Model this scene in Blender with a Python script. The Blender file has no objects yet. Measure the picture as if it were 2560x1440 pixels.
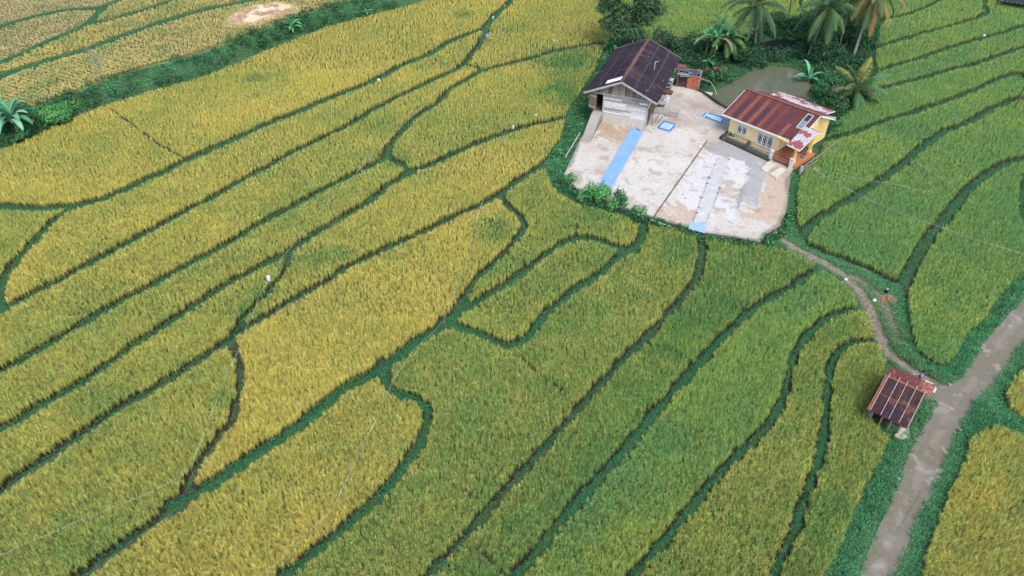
import bpy, math, random
import numpy as np
from mathutils import Vector, Matrix
PI = math.pi
R = math.radians
rng = np.random.default_rng(7)
random.seed(7)
SC = bpy.context.scene
COL = SC.collection

# ------------------------------------------------------------ camera, world, sun
HC = 38.0; PITCH = R(39.5); F = 1850.0
cam_d = bpy.data.cameras.new('camera'); cam = bpy.data.objects.new('camera', cam_d); COL.objects.link(cam)
cam.location = (0, 0, HC); cam.rotation_euler = (PI/2-PITCH, 0, 0)
cam_d.sensor_width = 36; cam_d.lens = F/2560*36; cam_d.clip_start = .5; cam_d.clip_end = 4000
SC.camera = cam
world = bpy.data.worlds.new('World'); SC.world = world; world.use_nodes = True
wn = world.node_tree
sky = wn.nodes.new('ShaderNodeTexSky'); sky.sky_type = 'NISHITA'; sky.sun_disc = False
SUN_EL = R(56); SUN_AZ = R(163)
sky.sun_elevation = SUN_EL; sky.sun_rotation = SUN_AZ; sky.air_density = 1.0; sky.dust_density = 3.0; sky.ozone_density = 1.0
wn.links.new(sky.outputs[0], wn.nodes['Background'].inputs[0]); wn.nodes['Background'].inputs[1].default_value = .15
sl = bpy.data.lights.new('sun', 'SUN'); sl.energy = 1.3; sl.angle = R(22); sl.color = (1, .97, .92)
so = bpy.data.objects.new('sun', sl); COL.objects.link(so)
sd = Vector((math.sin(SUN_AZ)*math.cos(SUN_EL), math.cos(SUN_AZ)*math.cos(SUN_EL), math.sin(SUN_EL)))
so.rotation_euler = sd.to_track_quat('Z', 'Y').to_euler(); so.location = (0, 0, 60)
SC.view_settings.view_transform = 'Standard'; SC.view_settings.look = 'None'
SC.view_settings.exposure = .78; SC.view_settings.gamma = 1
SC.render.engine = 'CYCLES'
SC.cycles.max_bounces = 6; SC.cycles.diffuse_bounces = 3; SC.cycles.glossy_bounces = 2; SC.cycles.transparent_max_bounces = 6

# ------------------------------------------------------------ projection helpers
CP, SP = math.cos(PITCH), math.sin(PITCH)
def at(px, py, z=0.0):
    """point of the world seen at a place of the photograph, at height z"""
    X = (px-1280)/F; Y = (py-720)/F
    D = np.array([X, CP-Y*SP, -SP-Y*CP])
    t = (z-HC)/D[2]
    return np.array([D[0]*t, D[1]*t, z])
def topx(x, y, z):
    dz = z-HC
    Z = y*CP-dz*SP
    return 1280+F*x/Z, 720-F*(y*SP+dz*CP)/Z
def P2(pts, z=0.25, dy=0.0):
    return [tuple(at(a, b, z)[:2]+np.array([0, dy])) for a, b in pts]

# ------------------------------------------------------------ numeric noise
_lat = rng.random((257, 257))
def vnoise(x, y, s, seed=0):
    x = np.asarray(x, float)/s+seed*17.3; y = np.asarray(y, float)/s+seed*9.7
    xi = np.floor(x).astype(int); yi = np.floor(y).astype(int); fx = x-xi; fy = y-yi
    fx = fx*fx*(3-2*fx); fy = fy*fy*(3-2*fy)
    a = _lat[xi % 256, yi % 256]; b = _lat[(xi+1) % 256, yi % 256]; c = _lat[xi % 256, (yi+1) % 256]; d = _lat[(xi+1) % 256, (yi+1) % 256]
    return (a*(1-fx)+b*fx)*(1-fy)+(c*(1-fx)+d*fx)*fy
def fbm(x, y, s, seed=0, o=3):
    v = 0; a = 1; t = 0
    for i in range(o):
        v = v+a*vnoise(x, y, s/2**i, seed+i*3); t += a; a *= .55
    return v/t
def smooth(x): 
    x = np.clip(x, 0, 1); return x*x*(3-2*x)
def mixc(a, b, t):
    t = np.asarray(t)[..., None]; return np.asarray(a)*(1-t)+np.asarray(b)*t

# ------------------------------------------------------------ raster of the place (0.125 m cells)
X0, X1, Y0, Y1, RES = -112., 112., 14., 142., .125
NX = int((X1-X0)/RES); NY = int((Y1-Y0)/RES)
gx = X0+(np.arange(NX)+.5)*RES; gy = Y0+(np.arange(NY)+.5)*RES
def idx(x, y):
    i = np.clip(((np.asarray(x)-X0)/RES).astype(int), 0, NX-1); j = np.clip(((np.asarray(y)-Y0)/RES).astype(int), 0, NY-1)
    return i, j
def inpoly_pts(x, y, poly):
    x = np.asarray(x, float); y = np.asarray(y, float); r = np.zeros(x.shape, bool)
    n = len(poly)
    for k in range(n):
        xa, ya = poly[k]; xb, yb = poly[(k+1) % n]
        if ya == yb: continue
        c = ((ya > y) != (yb > y)) & (x < (xb-xa)*(y-ya)/(yb-ya)+xa)
        r ^= c
    return r
def polymask(poly):
    m = np.zeros((NX, NY), bool)
    xs = [p[0] for p in poly]; ys = [p[1] for p in poly]
    i0, j0 = idx(min(xs), min(ys)); i1, j1 = idx(max(xs), max(ys))
    gxx, gyy = np.meshgrid(gx[i0:i1+1], gy[j0:j1+1], indexing='ij')
    m[i0:i1+1, j0:j1+1] = inpoly_pts(gxx, gyy, poly)
    return m
def segdist(pts, closed=False, reach=2.0, out=None, w=0.0, tag=None, tagval=0):
    if out is None: out = np.full((NX, NY), reach, np.float32)
    n = len(pts)
    for k in range(n if closed else n-1):
        (xa, ya), (xb, yb) = pts[k], pts[(k+1) % n]
        rr = reach+w
        i0, j0 = idx(min(xa, xb)-rr, min(ya, yb)-rr); i1, j1 = idx(max(xa, xb)+rr, max(ya, yb)+rr)
        if i1 <= i0 or j1 <= j0: continue
        gxx = gx[i0:i1+1, None]; gyy = gy[None, j0:j1+1]
        dx, dy = xb-xa, yb-ya; L = dx*dx+dy*dy+1e-9
        t = np.clip(((gxx-xa)*dx+(gyy-ya)*dy)/L, 0, 1)
        d = np.hypot(gxx-xa-t*dx, gyy-ya-t*dy)-w
        sub = out[i0:i1+1, j0:j1+1]; m = d < sub
        sub[m] = d[m]
        if tag is not None: tag[i0:i1+1, j0:j1+1][m] = tagval
    return out
def spline(pts, step=1.2):
    """smooth line through the points, plain coordinates"""
    P = [np.array(p, float) for p in pts]; P = [2*P[0]-P[1]]+P+[2*P[-1]-P[-2]]
    out = []
    for i in range(1, len(P)-2):
        n = max(1, int(np.linalg.norm(P[i+1]-P[i])/step))
        for k in range(n):
            t = k/n
            out.append(.5*((2*P[i])+(-P[i-1]+P[i+1])*t+(2*P[i-1]-5*P[i]+4*P[i+1]-P[i+2])*t*t+(-P[i-1]+3*P[i]-3*P[i+1]+P[i+2])*t**3))
    out.append(P[-2]); return [tuple(o) for o in out]
def outside(p): return p[0] < -20 or p[0] > 2580 or p[1] < -3 or p[1] > 1442

# lines traced round the paddies: (points in photo pixels, half width m, grass amount, level)
BUNDS = [
 ([(-60,82),(0,67),(50,50),(94,38),(176,22),(240,19),(280,8),(310,-6),(350,-30)], .75, 1, 2),
 ([(-60,185),(0,158),(75,124),(131,98),(187,75),(225,55),(240,40),(262,16)], .8, 1, 2),
 ([(225,58),(300,42),(375,19),(439,-2),(500,-25)], .65, 1, 2),
 ([(-60,215),(0,190),(112,154),(225,120),(300,91),(375,65),(469,35),(562,13),(619,2),(700,-20)], .95, 1, 2),
 ([(-60,515),(0,517),(94,522),(150,518),(199,514),(262,499),(337,467),(412,432),(487,395),(562,361),(600,345),(675,311),(750,280),(825,249),(900,219),(945,200),(1012,163),(1069,140),(1125,107),(1170,88),(1211,74),(1237,41),(1264,17),(1290,-8),(1310,-30)], .74, 1, 0),
 ([(199,516),(150,543),(116,577),(75,622),(37,664),(12,705),(2,735),(4,757),(10,768)], .5, .9, 0),
 ([(-60,800),(0,778),(22,768),(75,742),(150,703),(210,670),(270,637),(337,601),(412,561),(475,524),(520,503),(562,478),(637,436),(680,414),(712,393),(787,356),(862,321),(900,298),(956,264),(1031,227),(1106,192),(1159,166),(1172,148),(1196,116),(1213,85),(1213,76)], .55, .75, 0),
 ([(-60,965),(0,933),(75,892),(150,847),(225,802),(262,779),(337,738),(431,687),(487,656),(562,615),(637,570),(675,548),(712,528),(761,502),(810,476),(862,450),(915,421),(967,394),(975,367),(1012,323),(1050,286),(1095,259),(1125,226),(1170,199),(1207,177),(1237,170),(1312,151),(1387,129),(1462,116),(1530,108)], .52, .85, 0),
 ([(1159,166),(1185,168),(1207,176)], .3, .9, 0),
 ([(-60,1105),(0,1073),(49,1050),(112,1012),(187,967),(262,920),(300,893),(337,863),(394,827),(450,792),(525,742),(600,697),(675,655),(724,630),(787,587),(862,542),(919,508),(975,463),(1005,447),(1024,427),(1069,416),(1125,391),(1200,358),(1275,330),(1350,309),(1425,294)], .52, .8, 0),
 ([(969,394),(1000,406),(1024,427)], .4, .9, 0),
 ([(-60,1275),(0,1235),(75,1178),(150,1126),(225,1073),(300,1021),(375,980),(412,955),(470,922),(525,883),(585,840),(630,811),(675,786),(750,742),(800,715),(862,673),(912,647),(987,612),(1062,579),(1137,541),(1197,515),(1256,480),(1312,441),(1354,414),(1385,385)], .5, .55, 0),
 ([(585,838),(600,808),(620,782),(645,757),(675,726),(705,692),(720,665),(726,636)], .3, .8, 0),
 ([(585,840),(592,871),(604,905),(607,950),(600,995),(587,1035),(583,1060),(560,1078),(532,1115),(499,1157),(480,1190),(470,1238)], .32, .4, 0),
 ([(140,1490),(202,1440),(262,1397),(337,1342),(412,1287),(474,1242)], .5, .45, 0),
 ([(469,1242),(525,1214),(600,1160),(675,1110),(750,1063),(825,1000),(875,962),(950,922),(995,890),(1044,852),(1100,820),(1130,800),(1152,765)], .62, 1.25, 0),
 ([(1150,768),(1162,740),(1194,696),(1231,661),(1261,632),(1295,594),(1313,567),(1300,540),(1273,519),(1258,500),(1256,482)], .32, .8, 0),
 ([(1137,785),(1175,767),(1231,731),(1269,710),(1306,680),(1362,641),(1400,611),(1437,598),(1475,597),(1512,606),(1566,624)], 0.45, 1, 0),
 ([(1130,808),(1175,826),(1205,835),(1242,855),(1272,865),(1299,855),(1325,832),(1362,787),(1400,752),(1437,722),(1475,702),(1512,671),(1550,639),(1572,627),(1595,605),(1606,580),(1610,550)], 0.45, 1, 0),
 ([(960,918),(965,950),(978,971),(1010,988),(1044,996),(1066,1010),(1073,1030),(1068,1062),(1053,1100),(1030,1141),(1003,1175),(969,1217),(931,1256),(875,1305),(830,1342),(787,1376),(730,1420),(680,1465)], 0.41, 1.2, 0),
 ([(1752,590),(1751,640),(1741,690),(1700,748),(1662,790),(1606,850),(1550,905),(1475,985),(1400,1070),(1355,1123),(1287,1194),(1250,1238),(1175,1325),(1119,1385),(1070,1435),(1040,1470)], 0.34, .62, 0),
 ([(2042,672),(2005,696),(1956,726),(1911,753),(1862,787),(1817,828),(1769,878),(1731,920),(1675,982),(1625,1040),(1550,1130),(1475,1213),(1400,1298),(1340,1374),(1290,1432),(1260,1470)], 0.41, 1, 0),
 ([(2155,771),(2106,777),(2057,798),(2024,828),(1992,866),(1974,900),(1967,935),(1959,975),(1942,1020),(1917,1060),(1862,1115),(1810,1163),(1769,1211),(1724,1265),(1675,1325),(1637,1370),(1600,1408),(1560,1460)], 0.34, .9, 0),
 ([(2186,849),(2140,853),(2106,866),(2082,890),(2072,920),(2063,972),(2062,1030),(2054,1087),(2042,1144),(2020,1207),(1994,1282),(1971,1340),(1945,1392),(1934,1432),(1925,1470)], 0.30, 1, 0),
 ([(2000,600),(2009,582),(2024,562),(2061,535),(2117,502),(2180,462),(2240,420),(2310,362),(2345,337),(2382,322),(2420,307),(2470,276),(2520,254),(2560,245),(2620,235)], .55, .85, 0),
 ([(2055,352),(2120,338),(2170,318),(2207,303),(2270,286),(2345,261),(2395,243),(2445,221),(2495,198),(2545,186),(2620,180)], .5, .9, 0),
 ([(2165,232),(2232,216),(2295,200),(2370,178),(2445,160),(2495,140),(2560,120),(2620,105)], .45, 1, 0),
 ([(2180,182),(2245,163),(2320,140),(2370,122),(2445,100),(2507,83),(2560,66),(2620,50)], .45, 1, 0),
 ([(2175,127),(2245,103),(2320,81),(2395,60),(2440,48),(2462,33),(2457,12),(2462,-20)], .45, 1, 0),
 ([(2205,52),(2270,37),(2310,22),(2345,2),(2370,-20)], .45, 1, 0),
 ([(2254,712),(2271,670),(2294,632),(2324,583),(2354,550),(2385,508),(2410,478),(2450,446),(2500,413),(2560,399),(2620,392)], .62, .8, 0),
 ([(1540,104),(1532,50),(1525,0),(1518,-60)], .4, .8, 0),
 ([(2600,400),(2562,440),(2551,480),(2553,540),(2585,610)], .4, 1, 0),
]
GREEN_PX = [(1515,112),(1500,142),(1485,180),(1462,210),(1444,240),(1417,277),(1410,322),(1399,349),(1380,371),(1357,409),(1368,440),(1380,472),(1400,492),(1455,517),(1520,532),(1567,547),(1592,567),(1615,566),(1680,574),(1747,594),(1880,617),(1911,622),(1975,633),(2035,665),(2099,710),(2136,744),(2147,770),(2174,796),(2183,830),(2200,875),(2209,912),(2195,960),(2175,1010),(2180,1060),(2219,1095),(2205,1140),(2170,1205),(2130,1285),(2105,1350),(2080,1400),(2062,1445),(2040,1520),
 (2290,1520),(2305,1440),(2312,1399),(2342,1324),(2361,1264),(2380,1219),(2406,1170),(2421,1132),(2421,1102),(2462,1080),(2489,1069),(2519,1080),(2560,1095),(2900,1140),(2900,1110),(2560,1050),(2519,1016),(2515,990),(2534,956),(2560,922),(2900,760),
 (2900,520),(2560,676),(2511,725),(2485,759),(2462,796),(2414,837),(2391,879),(2380,901),(2350,916),(2324,905),(2294,879),(2279,837),(2275,792),(2271,755),(2254,705),(2219,695),(2181,672),(2125,650),(2069,631),(2024,609),(2005,590),(1992,549),(1994,500),(1996,455),(2015,430),(2050,392),(2070,340),(2100,300),(2160,255),(2195,180),(2185,120),(2205,50),(2190,-10),(2190,-60),
 (2110,-60),(2090,10),(2000,45),(1960,62),(1900,80),(1850,92),(1800,92),(1740,104),(1700,104),(1670,88),(1640,100),(1600,112),(1560,104),(1535,96)]
YARD_PX = [(1495,292),(1463,338),(1452,345),(1409,437),(1442,472),(1480,487),(1520,507),(1585,532),(1630,546),(1717,567),(1762,582),(1830,592),(1900,605),(1914,587),(1952,565),(1967,522),(1974,460),(1976,436),(1990,412),(2010,390),(2022,355),(1990,300),(1900,300),(1835,290),(1817,272),(1790,258),(1755,232),(1725,219),(1690,212),(1650,215),(1560,240),(1505,262)]
ROAD_PX = [(2760,560),(2640,664),(2560,744),(2500,808),(2444,876),(2405,940),(2372,962),(2340,962),(2300,985),(2318,1015),(2335,1005),(2312,1061),(2282,1110),(2245,1200),(2215,1275),(2185,1342),(2147,1440),(2115,1530),(2205,1530),(2237,1440),(2260,1384),(2286,1324),(2312,1264),(2350,1200),(2372,1125),(2399,1072),(2440,1009),(2477,975),(2526,907),(2560,858),(2640,760),(2760,630)]
PATH_PX = [(1925,572),(1945,592),(1975,611),(2031,641),(2087,673),(2136,714),(2162,747),(2185,792),(2204,845),(2222,879),(2252,909),(2286,934),(2335,960)]
TRACK_PX = [(2125,690),(2165,712),(2190,735),(2215,772),(2233,822),(2240,850)]
POND_PX = [(1765,236),(1805,216),(1842,199),(1870,181),(1905,170),(1942,163),(1980,168),(2012,183),(2030,210),(2030,245),(1980,275),(1900,290),(1830,280),(1800,262)]
POND2_PX = [(1884,124),(1905,104),(1950,95),(1992,100),(2012,114),(1985,126),(1945,138),(1905,142)]
BANK_TOP = [(0,302),(67,277),(169,240),(262,203),(375,165),(487,139),(600,98),(675,68),(750,38),(840,11),(900,-5)]
BANK_BOT = [(0,375),(94,340),(169,304),(262,266),(375,229),(487,199),(562,172),(675,124),(761,90),(825,66),(919,41),(1057,4),(1070,-3)]
YZ = .85   # height of the concrete yard
BZ = 2.0   # height of the upper terrace
bt = np.array(P2(BANK_TOP, BZ)); bb = np.array(P2(BANK_BOT, 0.1))
def ext(a):
    d0 = a[1]-a[0]; d1 = a[-1]-a[-2]; return np.vstack([a[0]-d0/np.linalg.norm(d0)*60, a, a[-1]+d1/np.linalg.norm(d1)*60])
bt = ext(bt); bb = ext(bb)
def bankt(x, y):
    yb = np.interp(x, bb[:, 0], bb[:, 1]); yt = np.interp(x, bt[:, 0], bt[:, 1])
    return (y-yb)/np.maximum(yt-yb, 1.2)

bd = np.full((NX, NY), 2., np.float32); bg = np.zeros((NX, NY), np.float32)
BW = []
for pts, hw, gr, lev in BUNDS:
    W = P2(spline(pts, 24), .25+(BZ if lev else 0), -.28)
    if not outside(pts[0]): a = np.array(W[0]); d = a-np.array(W[1]); W = [tuple(a+d/np.linalg.norm(d)*.7)]+W
    if not outside(pts[-1]): a = np.array(W[-1]); d = a-np.array(W[-2]); W = W+[tuple(a+d/np.linalg.norm(d)*.7)]
    if outside(pts[0]): a = np.array(W[0]); d = a-np.array(W[3]); W = [tuple(a+d/np.linalg.norm(d)*60)]+W
    if outside(pts[-1]): a = np.array(W[-1]); d = a-np.array(W[-4]); W = W+[tuple(a+d/np.linalg.norm(d)*60)]
    BW.append(W)
    segdist(W, False, 2., bd, hw*.76, bg, gr)
gxx, gyy = np.meshgrid(gx, gy, indexing='ij')
bd_raw = bd.copy()
bd += ((fbm(gxx, gyy, 1.1, 3, 2)-.5)*.34).astype(np.float32)
GREEN = P2(GREEN_PX, .35); YARD = P2(YARD_PX, YZ); ROAD = P2(ROAD_PX, .32)
POND = P2(POND_PX, .1); POND2 = P2(POND2_PX, .1)
PATHW = P2(spline(PATH_PX, 12), .3); TRACKW = P2(spline(TRACK_PX, 12), .3)
m_green = polymask(GREEN); d_green = segdist(GREEN, True, 2.5); d_green[m_green] *= -1
m_yard = polymask(YARD); m_road = polymask(ROAD); m_pond = polymask(POND) | polymask(POND2)
d_pond = np.minimum(segdist(POND, True, 2.5), segdist(POND2, True, 2.5)); d_pond[m_pond] *= -1
d_path = segdist(PATHW, False, 1.5, None, .33); d_track = segdist(TRACKW, False, 1.5, None, .3)
d_road = segdist(ROAD, True, 1.5); d_road[m_road] *= -1
bk = bankt(gxx, gyy)
m_bank = (bk > -.42) & (bk < 1.02)
HT = (BZ*smooth(bk)).astype(np.float32)
HT += .3*smooth(-d_green/1.2)*(1)
HT += .24*smooth(-bd/.22+.2)*(~m_green)
HT += (-1.2*smooth((-d_pond+.25)/.5)).astype(np.float32)
HT += ((fbm(gxx, gyy, 2.2, 5, 2)-.5)*.08).astype(np.float32)
def H(x, y):
    i, j = idx(x, y); return HT[i, j]
def onground(px, py):
    z = .2
    for _ in range(12):
        p = at(px, py, z); z = .5*z+.5*float(H(p[0], p[1]))
    return at(px, py, z)
# paddies: flood fill over the raster
rice_ok = (bd > 0) & (~m_green) & (~m_bank)
ST = 2
fr_ = np.stack(topx(gxx[::ST, ::ST], gyy[::ST, ::ST], .3)); fr_ = (fr_[0] > -200) & (fr_[0] < 2760) & (fr_[1] > -58) & (fr_[1] < 1500)
ok = rice_ok[::ST, ::ST] & (bd_raw[::ST, ::ST] > .12) & fr_; lab = np.zeros(ok.shape, np.int16)
lab[~ok] = -1
STUB, RICE = 0, 1
FIELDS = [  # seed px, kind, ripeness, height, label
 ((60,20), STUB, .25, 'pale grey stubble of the harvested paddy in the top left corner'),
 ((110,75), STUB, .35, 'greyish cut stubble paddy second from the top left corner, above the forked bund'),
 ((290,22), STUB, .7, 'small wedge of yellow stubble at the fork of the grassy bunds at the top left'),
 ((250,88), STUB, .75, 'narrow yellow stubble strip between two grassy bunds at the upper left'),
 ((320,150), STUB, .6, 'long harvested paddy with the straw heap, right behind the wide green embankment'),
 ((400,330), RICE, .84, 'large ripe golden paddy directly in front of the wide green embankment'),
 ((60,600), RICE, .66, 'wedge of ripe rice at the left edge left of the curved bund'),
 ((300,560), RICE, .78, 'long golden paddy strip second below the green embankment, with the white flag at its far edge'),
 ((400,620), RICE, .70, 'long golden paddy strip third below the green embankment'),
 ((400,740), RICE, .68, 'long golden strip fourth below the green embankment, ending in a small rounded green tip'),
 ((1200,300), RICE, .66, 'leaf-shaped golden paddy left of the wooden barn, turning green beside it'),
 ((1350,70), RICE, .72, 'golden paddy with the blue bag, behind the leaf-shaped paddy and left of the tall tree'),
 ((300,960), RICE, .55, 'long half-ripe strip ending at a pointed tip by the white bag'),
 ((1000,560), RICE, .86, 'broad golden strip crossing the middle and tapering to the concrete yard'),
 ((300,1150), RICE, .44, 'green-gold paddy at the lower left, left of the dark curved ditch line'),
 ((900,800), RICE, .97, 'most golden paddy in the centre above the widest grassy bund'),
 ((1400,530), RICE, .34, 'greenish paddy below the concrete yard wrapping round the finger-shaped paddy'),
 ((1300,760), RICE, .42, 'finger-shaped paddy enclosed by a looping grassy bund in the centre'),
 ((700,1250), RICE, .78, 'golden paddy at the bottom left of centre below the widest grassy bund'),
 ((1250,1000), RICE, .33, 'large greenish paddy at the bottom centre with the S-shaped bund on its left'),
 ((1600,950), RICE, .30, 'long greenish paddy strip right of the brown footpath bund'),
 ((1850,950), RICE, .29, 'greenish paddy strip reaching the dirt path, second left of the rusty hut'),
 ((2100,810), RICE, .40, 'narrow curved paddy strip between two curving bunds left of the rusty hut'),
 ((2140,980), RICE, .30, 'paddy strip touching the rusty roadside hut'),
 ((2480,1250), RICE, .74, 'bright yellow-green paddy right of the road at the bottom right'),
 ((2555,990), RICE, .76, 'small corner of yellow paddy right of the road at the right edge'),
 ((2250,360), RICE, 0.10, 'green terrace strip right of the yellow house, nearest to it'),
 ((2350,222), RICE, 0.11, 'green terrace strip second above the yellow house level at the right'),
 ((2300,180), RICE, 0.12, 'green terrace strip third from the top right'),
 ((2350,100), RICE, 0.18, 'green terrace at the top right that widens beside the bent bund'),
 ((2300,55), RICE, 0.14, 'green terrace strip right of the leaning coconut palm at the top'),
 ((2260,15), RICE, 0.20, 'green terrace at the very top just right of the coconut palms'),
 ((2250,560), RICE, .10, 'deep green paddy right of the dirt path, below the yellow house'),
 ((2450,620), RICE, .14, 'deep green paddy between the forked bund and the road at the right'),
 ((2590,520), RICE, .2, 'sliver of green paddy cut by the right edge'),
 ((1750,40), RICE, .24, 'green paddy seen between the tall tree and the coconut palms'),
]
from collections import deque
def flood(si, sj, v):
    st = [(si, sj)]; lab[si, sj] = v; n = 1
    W_, H_ = lab.shape
    while st:
        i, j = st.pop()
        for a, b in ((i+1, j), (i-1, j), (i, j+1), (i, j-1)):
            if 0 <= a < W_ and 0 <= b < H_ and lab[a, b] == 0:
                lab[a, b] = v; st.append((a, b)); n += 1
    return n
for k, (s, kind, ripe, label) in enumerate(FIELDS):
    p = onground(*s); i, j = idx(p[0], p[1]); i = int(i)//ST; j = int(j)//ST
    if lab[i, j] == 0: flood(i, j, k+1)
    else: print('SEED', k, label, 'hits', lab[i, j], FIELDS[lab[i, j]-1][3] if lab[i, j] > 0 else '')
rest = np.argwhere(lab == 0)
print('unlabelled cells', len(rest))
# grow labels into small unlabelled rests
for _ in range(70):
    for ax, sh in ((0, 1), (0, -1), (1, 1), (1, -1)):
        r_ = np.roll(lab, sh, ax); m = (lab <= 0) & (r_ > 0) & ((_ < 5) | rice_ok[::ST, ::ST]); lab[m] = r_[m]
def field_at(x, y):
    i, j = idx(x, y); return lab[np.minimum(i//ST, lab.shape[0]-1), np.minimum(j//ST, lab.shape[1]-1)]

# ------------------------------------------------------------ materials
MATS = {}
def nmat(name):
    m = bpy.data.materials.new(name); m.use_nodes = True; MATS[name] = m
    return m, m.node_tree, m.node_tree.nodes['Principled BSDF']
def attr_mat(name, rough=.85, var=.25, scale=6., bump=.0, bscale=20., translucent=0., spec=.3, dist=.02):
    """surface whose own colours are stored on the mesh (attribute col), broken up by fine noise"""
    m, nt, b = nmat(name); N = nt.nodes; L = nt.links
    a = N.new('ShaderNodeAttribute'); a.attribute_name = 'col'
    out = a.outputs['Color']
    if var > 0:
        tc = N.new('ShaderNodeTexCoord')
        n = N.new('ShaderNodeTexNoise'); n.inputs['Scale'].default_value = scale; n.inputs['Detail'].default_value = 5
        L.new(tc.outputs['Object'], n.inputs['Vector'])
        mr = N.new('ShaderNodeMapRange'); mr.inputs[1].default_value = .3; mr.inputs[2].default_value = .7; mr.inputs[3].default_value = 1-var; mr.inputs[4].default_value = 1+var
        L.new(n.outputs[0], mr.inputs[0])
        mx = N.new('ShaderNodeVectorMath'); mx.operation = 'SCALE'; L.new(out, mx.inputs[0]); L.new(mr.outputs[0], mx.inputs['Scale']); out = mx.outputs[0]
    L.new(out, b.inputs['Base Color'])
    b.inputs['Roughness'].default_value = rough; b.inputs['Specular IOR Level'].default_value = spec
    if bump > 0:
        tc = N.new('ShaderNodeTexCoord'); n2 = N.new('ShaderNodeTexNoise'); n2.inputs['Scale'].default_value = bscale; n2.inputs['Detail'].default_value = 4
        L.new(tc.outputs['Object'], n2.inputs['Vector'])
        bp = N.new('ShaderNodeBump'); bp.inputs['Strength'].default_value = bump; bp.inputs['Distance'].default_value = dist
        L.new(n2.outputs[0], bp.inputs['Height']); L.new(bp.outputs[0], b.inputs['Normal'])
    if translucent > 0:
        df = N.new('ShaderNodeBsdfDiffuse'); tr = N.new('ShaderNodeBsdfTranslucent'); mi = N.new('ShaderNodeMixShader'); mi.inputs[0].default_value = translucent
        L.new(out, df.inputs[0]); L.new(out, tr.inputs[0]); L.new(df.outputs[0], mi.inputs[1]); L.new(tr.outputs[0], mi.inputs[2])
        L.new(mi.outputs[0], N['Material Output'].inputs[0]); N.remove(b)
    return m
M_leaf = attr_mat('leaf', var=0, translucent=.3)
M_ground = attr_mat('soil_and_turf', var=.4, scale=5, bump=.8, bscale=7, rough=.95)
M_conc = attr_mat('weathered_concrete', var=.10, scale=3.5, bump=.25, bscale=9, rough=.9)
M_road = attr_mat('worn_concrete_road', var=.16, scale=9, bump=.35, bscale=30, rough=.9)
M_tin = attr_mat('rusty_corrugated_sheet', var=.22, scale=5, bump=.1, bscale=20, rough=.75, spec=.12)
M_wood = attr_mat('weathered_boards', var=.3, scale=7, bump=.3, bscale=18, rough=.85)
M_bark = attr_mat('bark', var=.3, scale=9, bump=.5, bscale=15, rough=.95)
M_wall = attr_mat('painted_plaster', var=.06, scale=3, rough=.8)
M_cloth = attr_mat('woven_plastic', var=.07, scale=4, bump=.35, bscale=3, rough=.55, dist=.05)
M_misc = attr_mat('mixed_paint', var=.1, scale=10, rough=.6)
def water_mat(name, c, rough=.06):
    m, nt, b = nmat(name); N = nt.nodes; L = nt.links
    n = N.new('ShaderNodeTexNoise'); n.inputs['Scale'].default_value = .35; n.inputs['Detail'].default_value = 3
    cr = N.new('ShaderNodeMix'); cr.data_type = 'RGBA'; cr.inputs['A'].default_value = (*c, 1); cr.inputs['B'].default_value = (c[0]*1.4, c[1]*1.35, c[2]*1.25, 1)
    tc = N.new('ShaderNodeTexCoord'); L.new(tc.outputs['Object'], n.inputs['Vector']); L.new(n.outputs[0], cr.inputs['Factor'])
    L.new(cr.outputs['Result'], b.inputs['Base Color']); b.inputs['Roughness'].default_value = rough
    n2 = N.new('ShaderNodeTexNoise'); n2.inputs['Scale'].default_value = 2.5; L.new(tc.outputs['Object'], n2.inputs['Vector'])
    bp = N.new('ShaderNodeBump'); bp.inputs['Strength'].default_value = .12; bp.inputs['Distance'].default_value = .05; L.new(n2.outputs[0], bp.inputs['Height']); L.new(bp.outputs[0], b.inputs['Normal'])
    return m
M_water = water_mat('murky_pond_water', (.10, .11, .075)); M_water2 = water_mat('dark_pond_water', (.012, .016, .018), .03)
m, nt, b = nmat('window_glass'); b.inputs['Base Color'].default_value = (.03, .035, .05, 1); b.inputs['Roughness'].default_value = .15; M_glass = m

# ------------------------------------------------------------ object helpers
def tag(o, label=None, cat=None, group=None, kind=None):
    if label: o['label'] = label
    if cat: o['category'] = cat
    if group: o['group'] = group
    if kind: o['kind'] = kind
    return o
def npmesh(name, V, Fc, colr, mat, parent=None, smoothf=False):
    """V (n,3); Fc (m,k) with a fixed k or list of arrays; colr (n,3) or (3,)"""
    V = np.asarray(V, np.float32); me = bpy.data.meshes.new(name)
    FL = [np.asarray(f, np.int32) for f in (Fc if isinstance(Fc, list) else [Fc]) if len(f)]
    nl = sum(f.size for f in FL); nf = sum(len(f) for f in FL)
    me.vertices.add(len(V)); me.vertices.foreach_set('co', V.ravel())
    me.loops.add(nl); me.loops.foreach_set('vertex_index', np.concatenate([f.ravel() for f in FL]))
    me.polygons.add(nf)
    tot = np.concatenate([np.full(len(f), f.shape[1], np.int32) for f in FL]); st = np.concatenate([[0], np.cumsum(tot)[:-1]]).astype(np.int32)
    me.polygons.foreach_set('loop_start', st); me.polygons.foreach_set('loop_total', tot)
    if smoothf: me.polygons.foreach_set('use_smooth', np.ones(nf, bool))
    me.update(calc_edges=True)
    colr = np.asarray(colr, np.float32)
    if colr.ndim == 1: colr = np.tile(colr[:3], (len(V), 1))
    ca = me.color_attributes.new('col', 'FLOAT_COLOR', 'POINT')
    ca.data.foreach_set('color', np.concatenate([np.clip(colr, 0, 1), np.ones((len(V), 1), np.float32)], 1).astype(np.float32).ravel())
    me.materials.append(mat)
    o = bpy.data.objects.new(name, me); COL.objects.link(o)
    if parent: o.parent = parent
    return o
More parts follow.
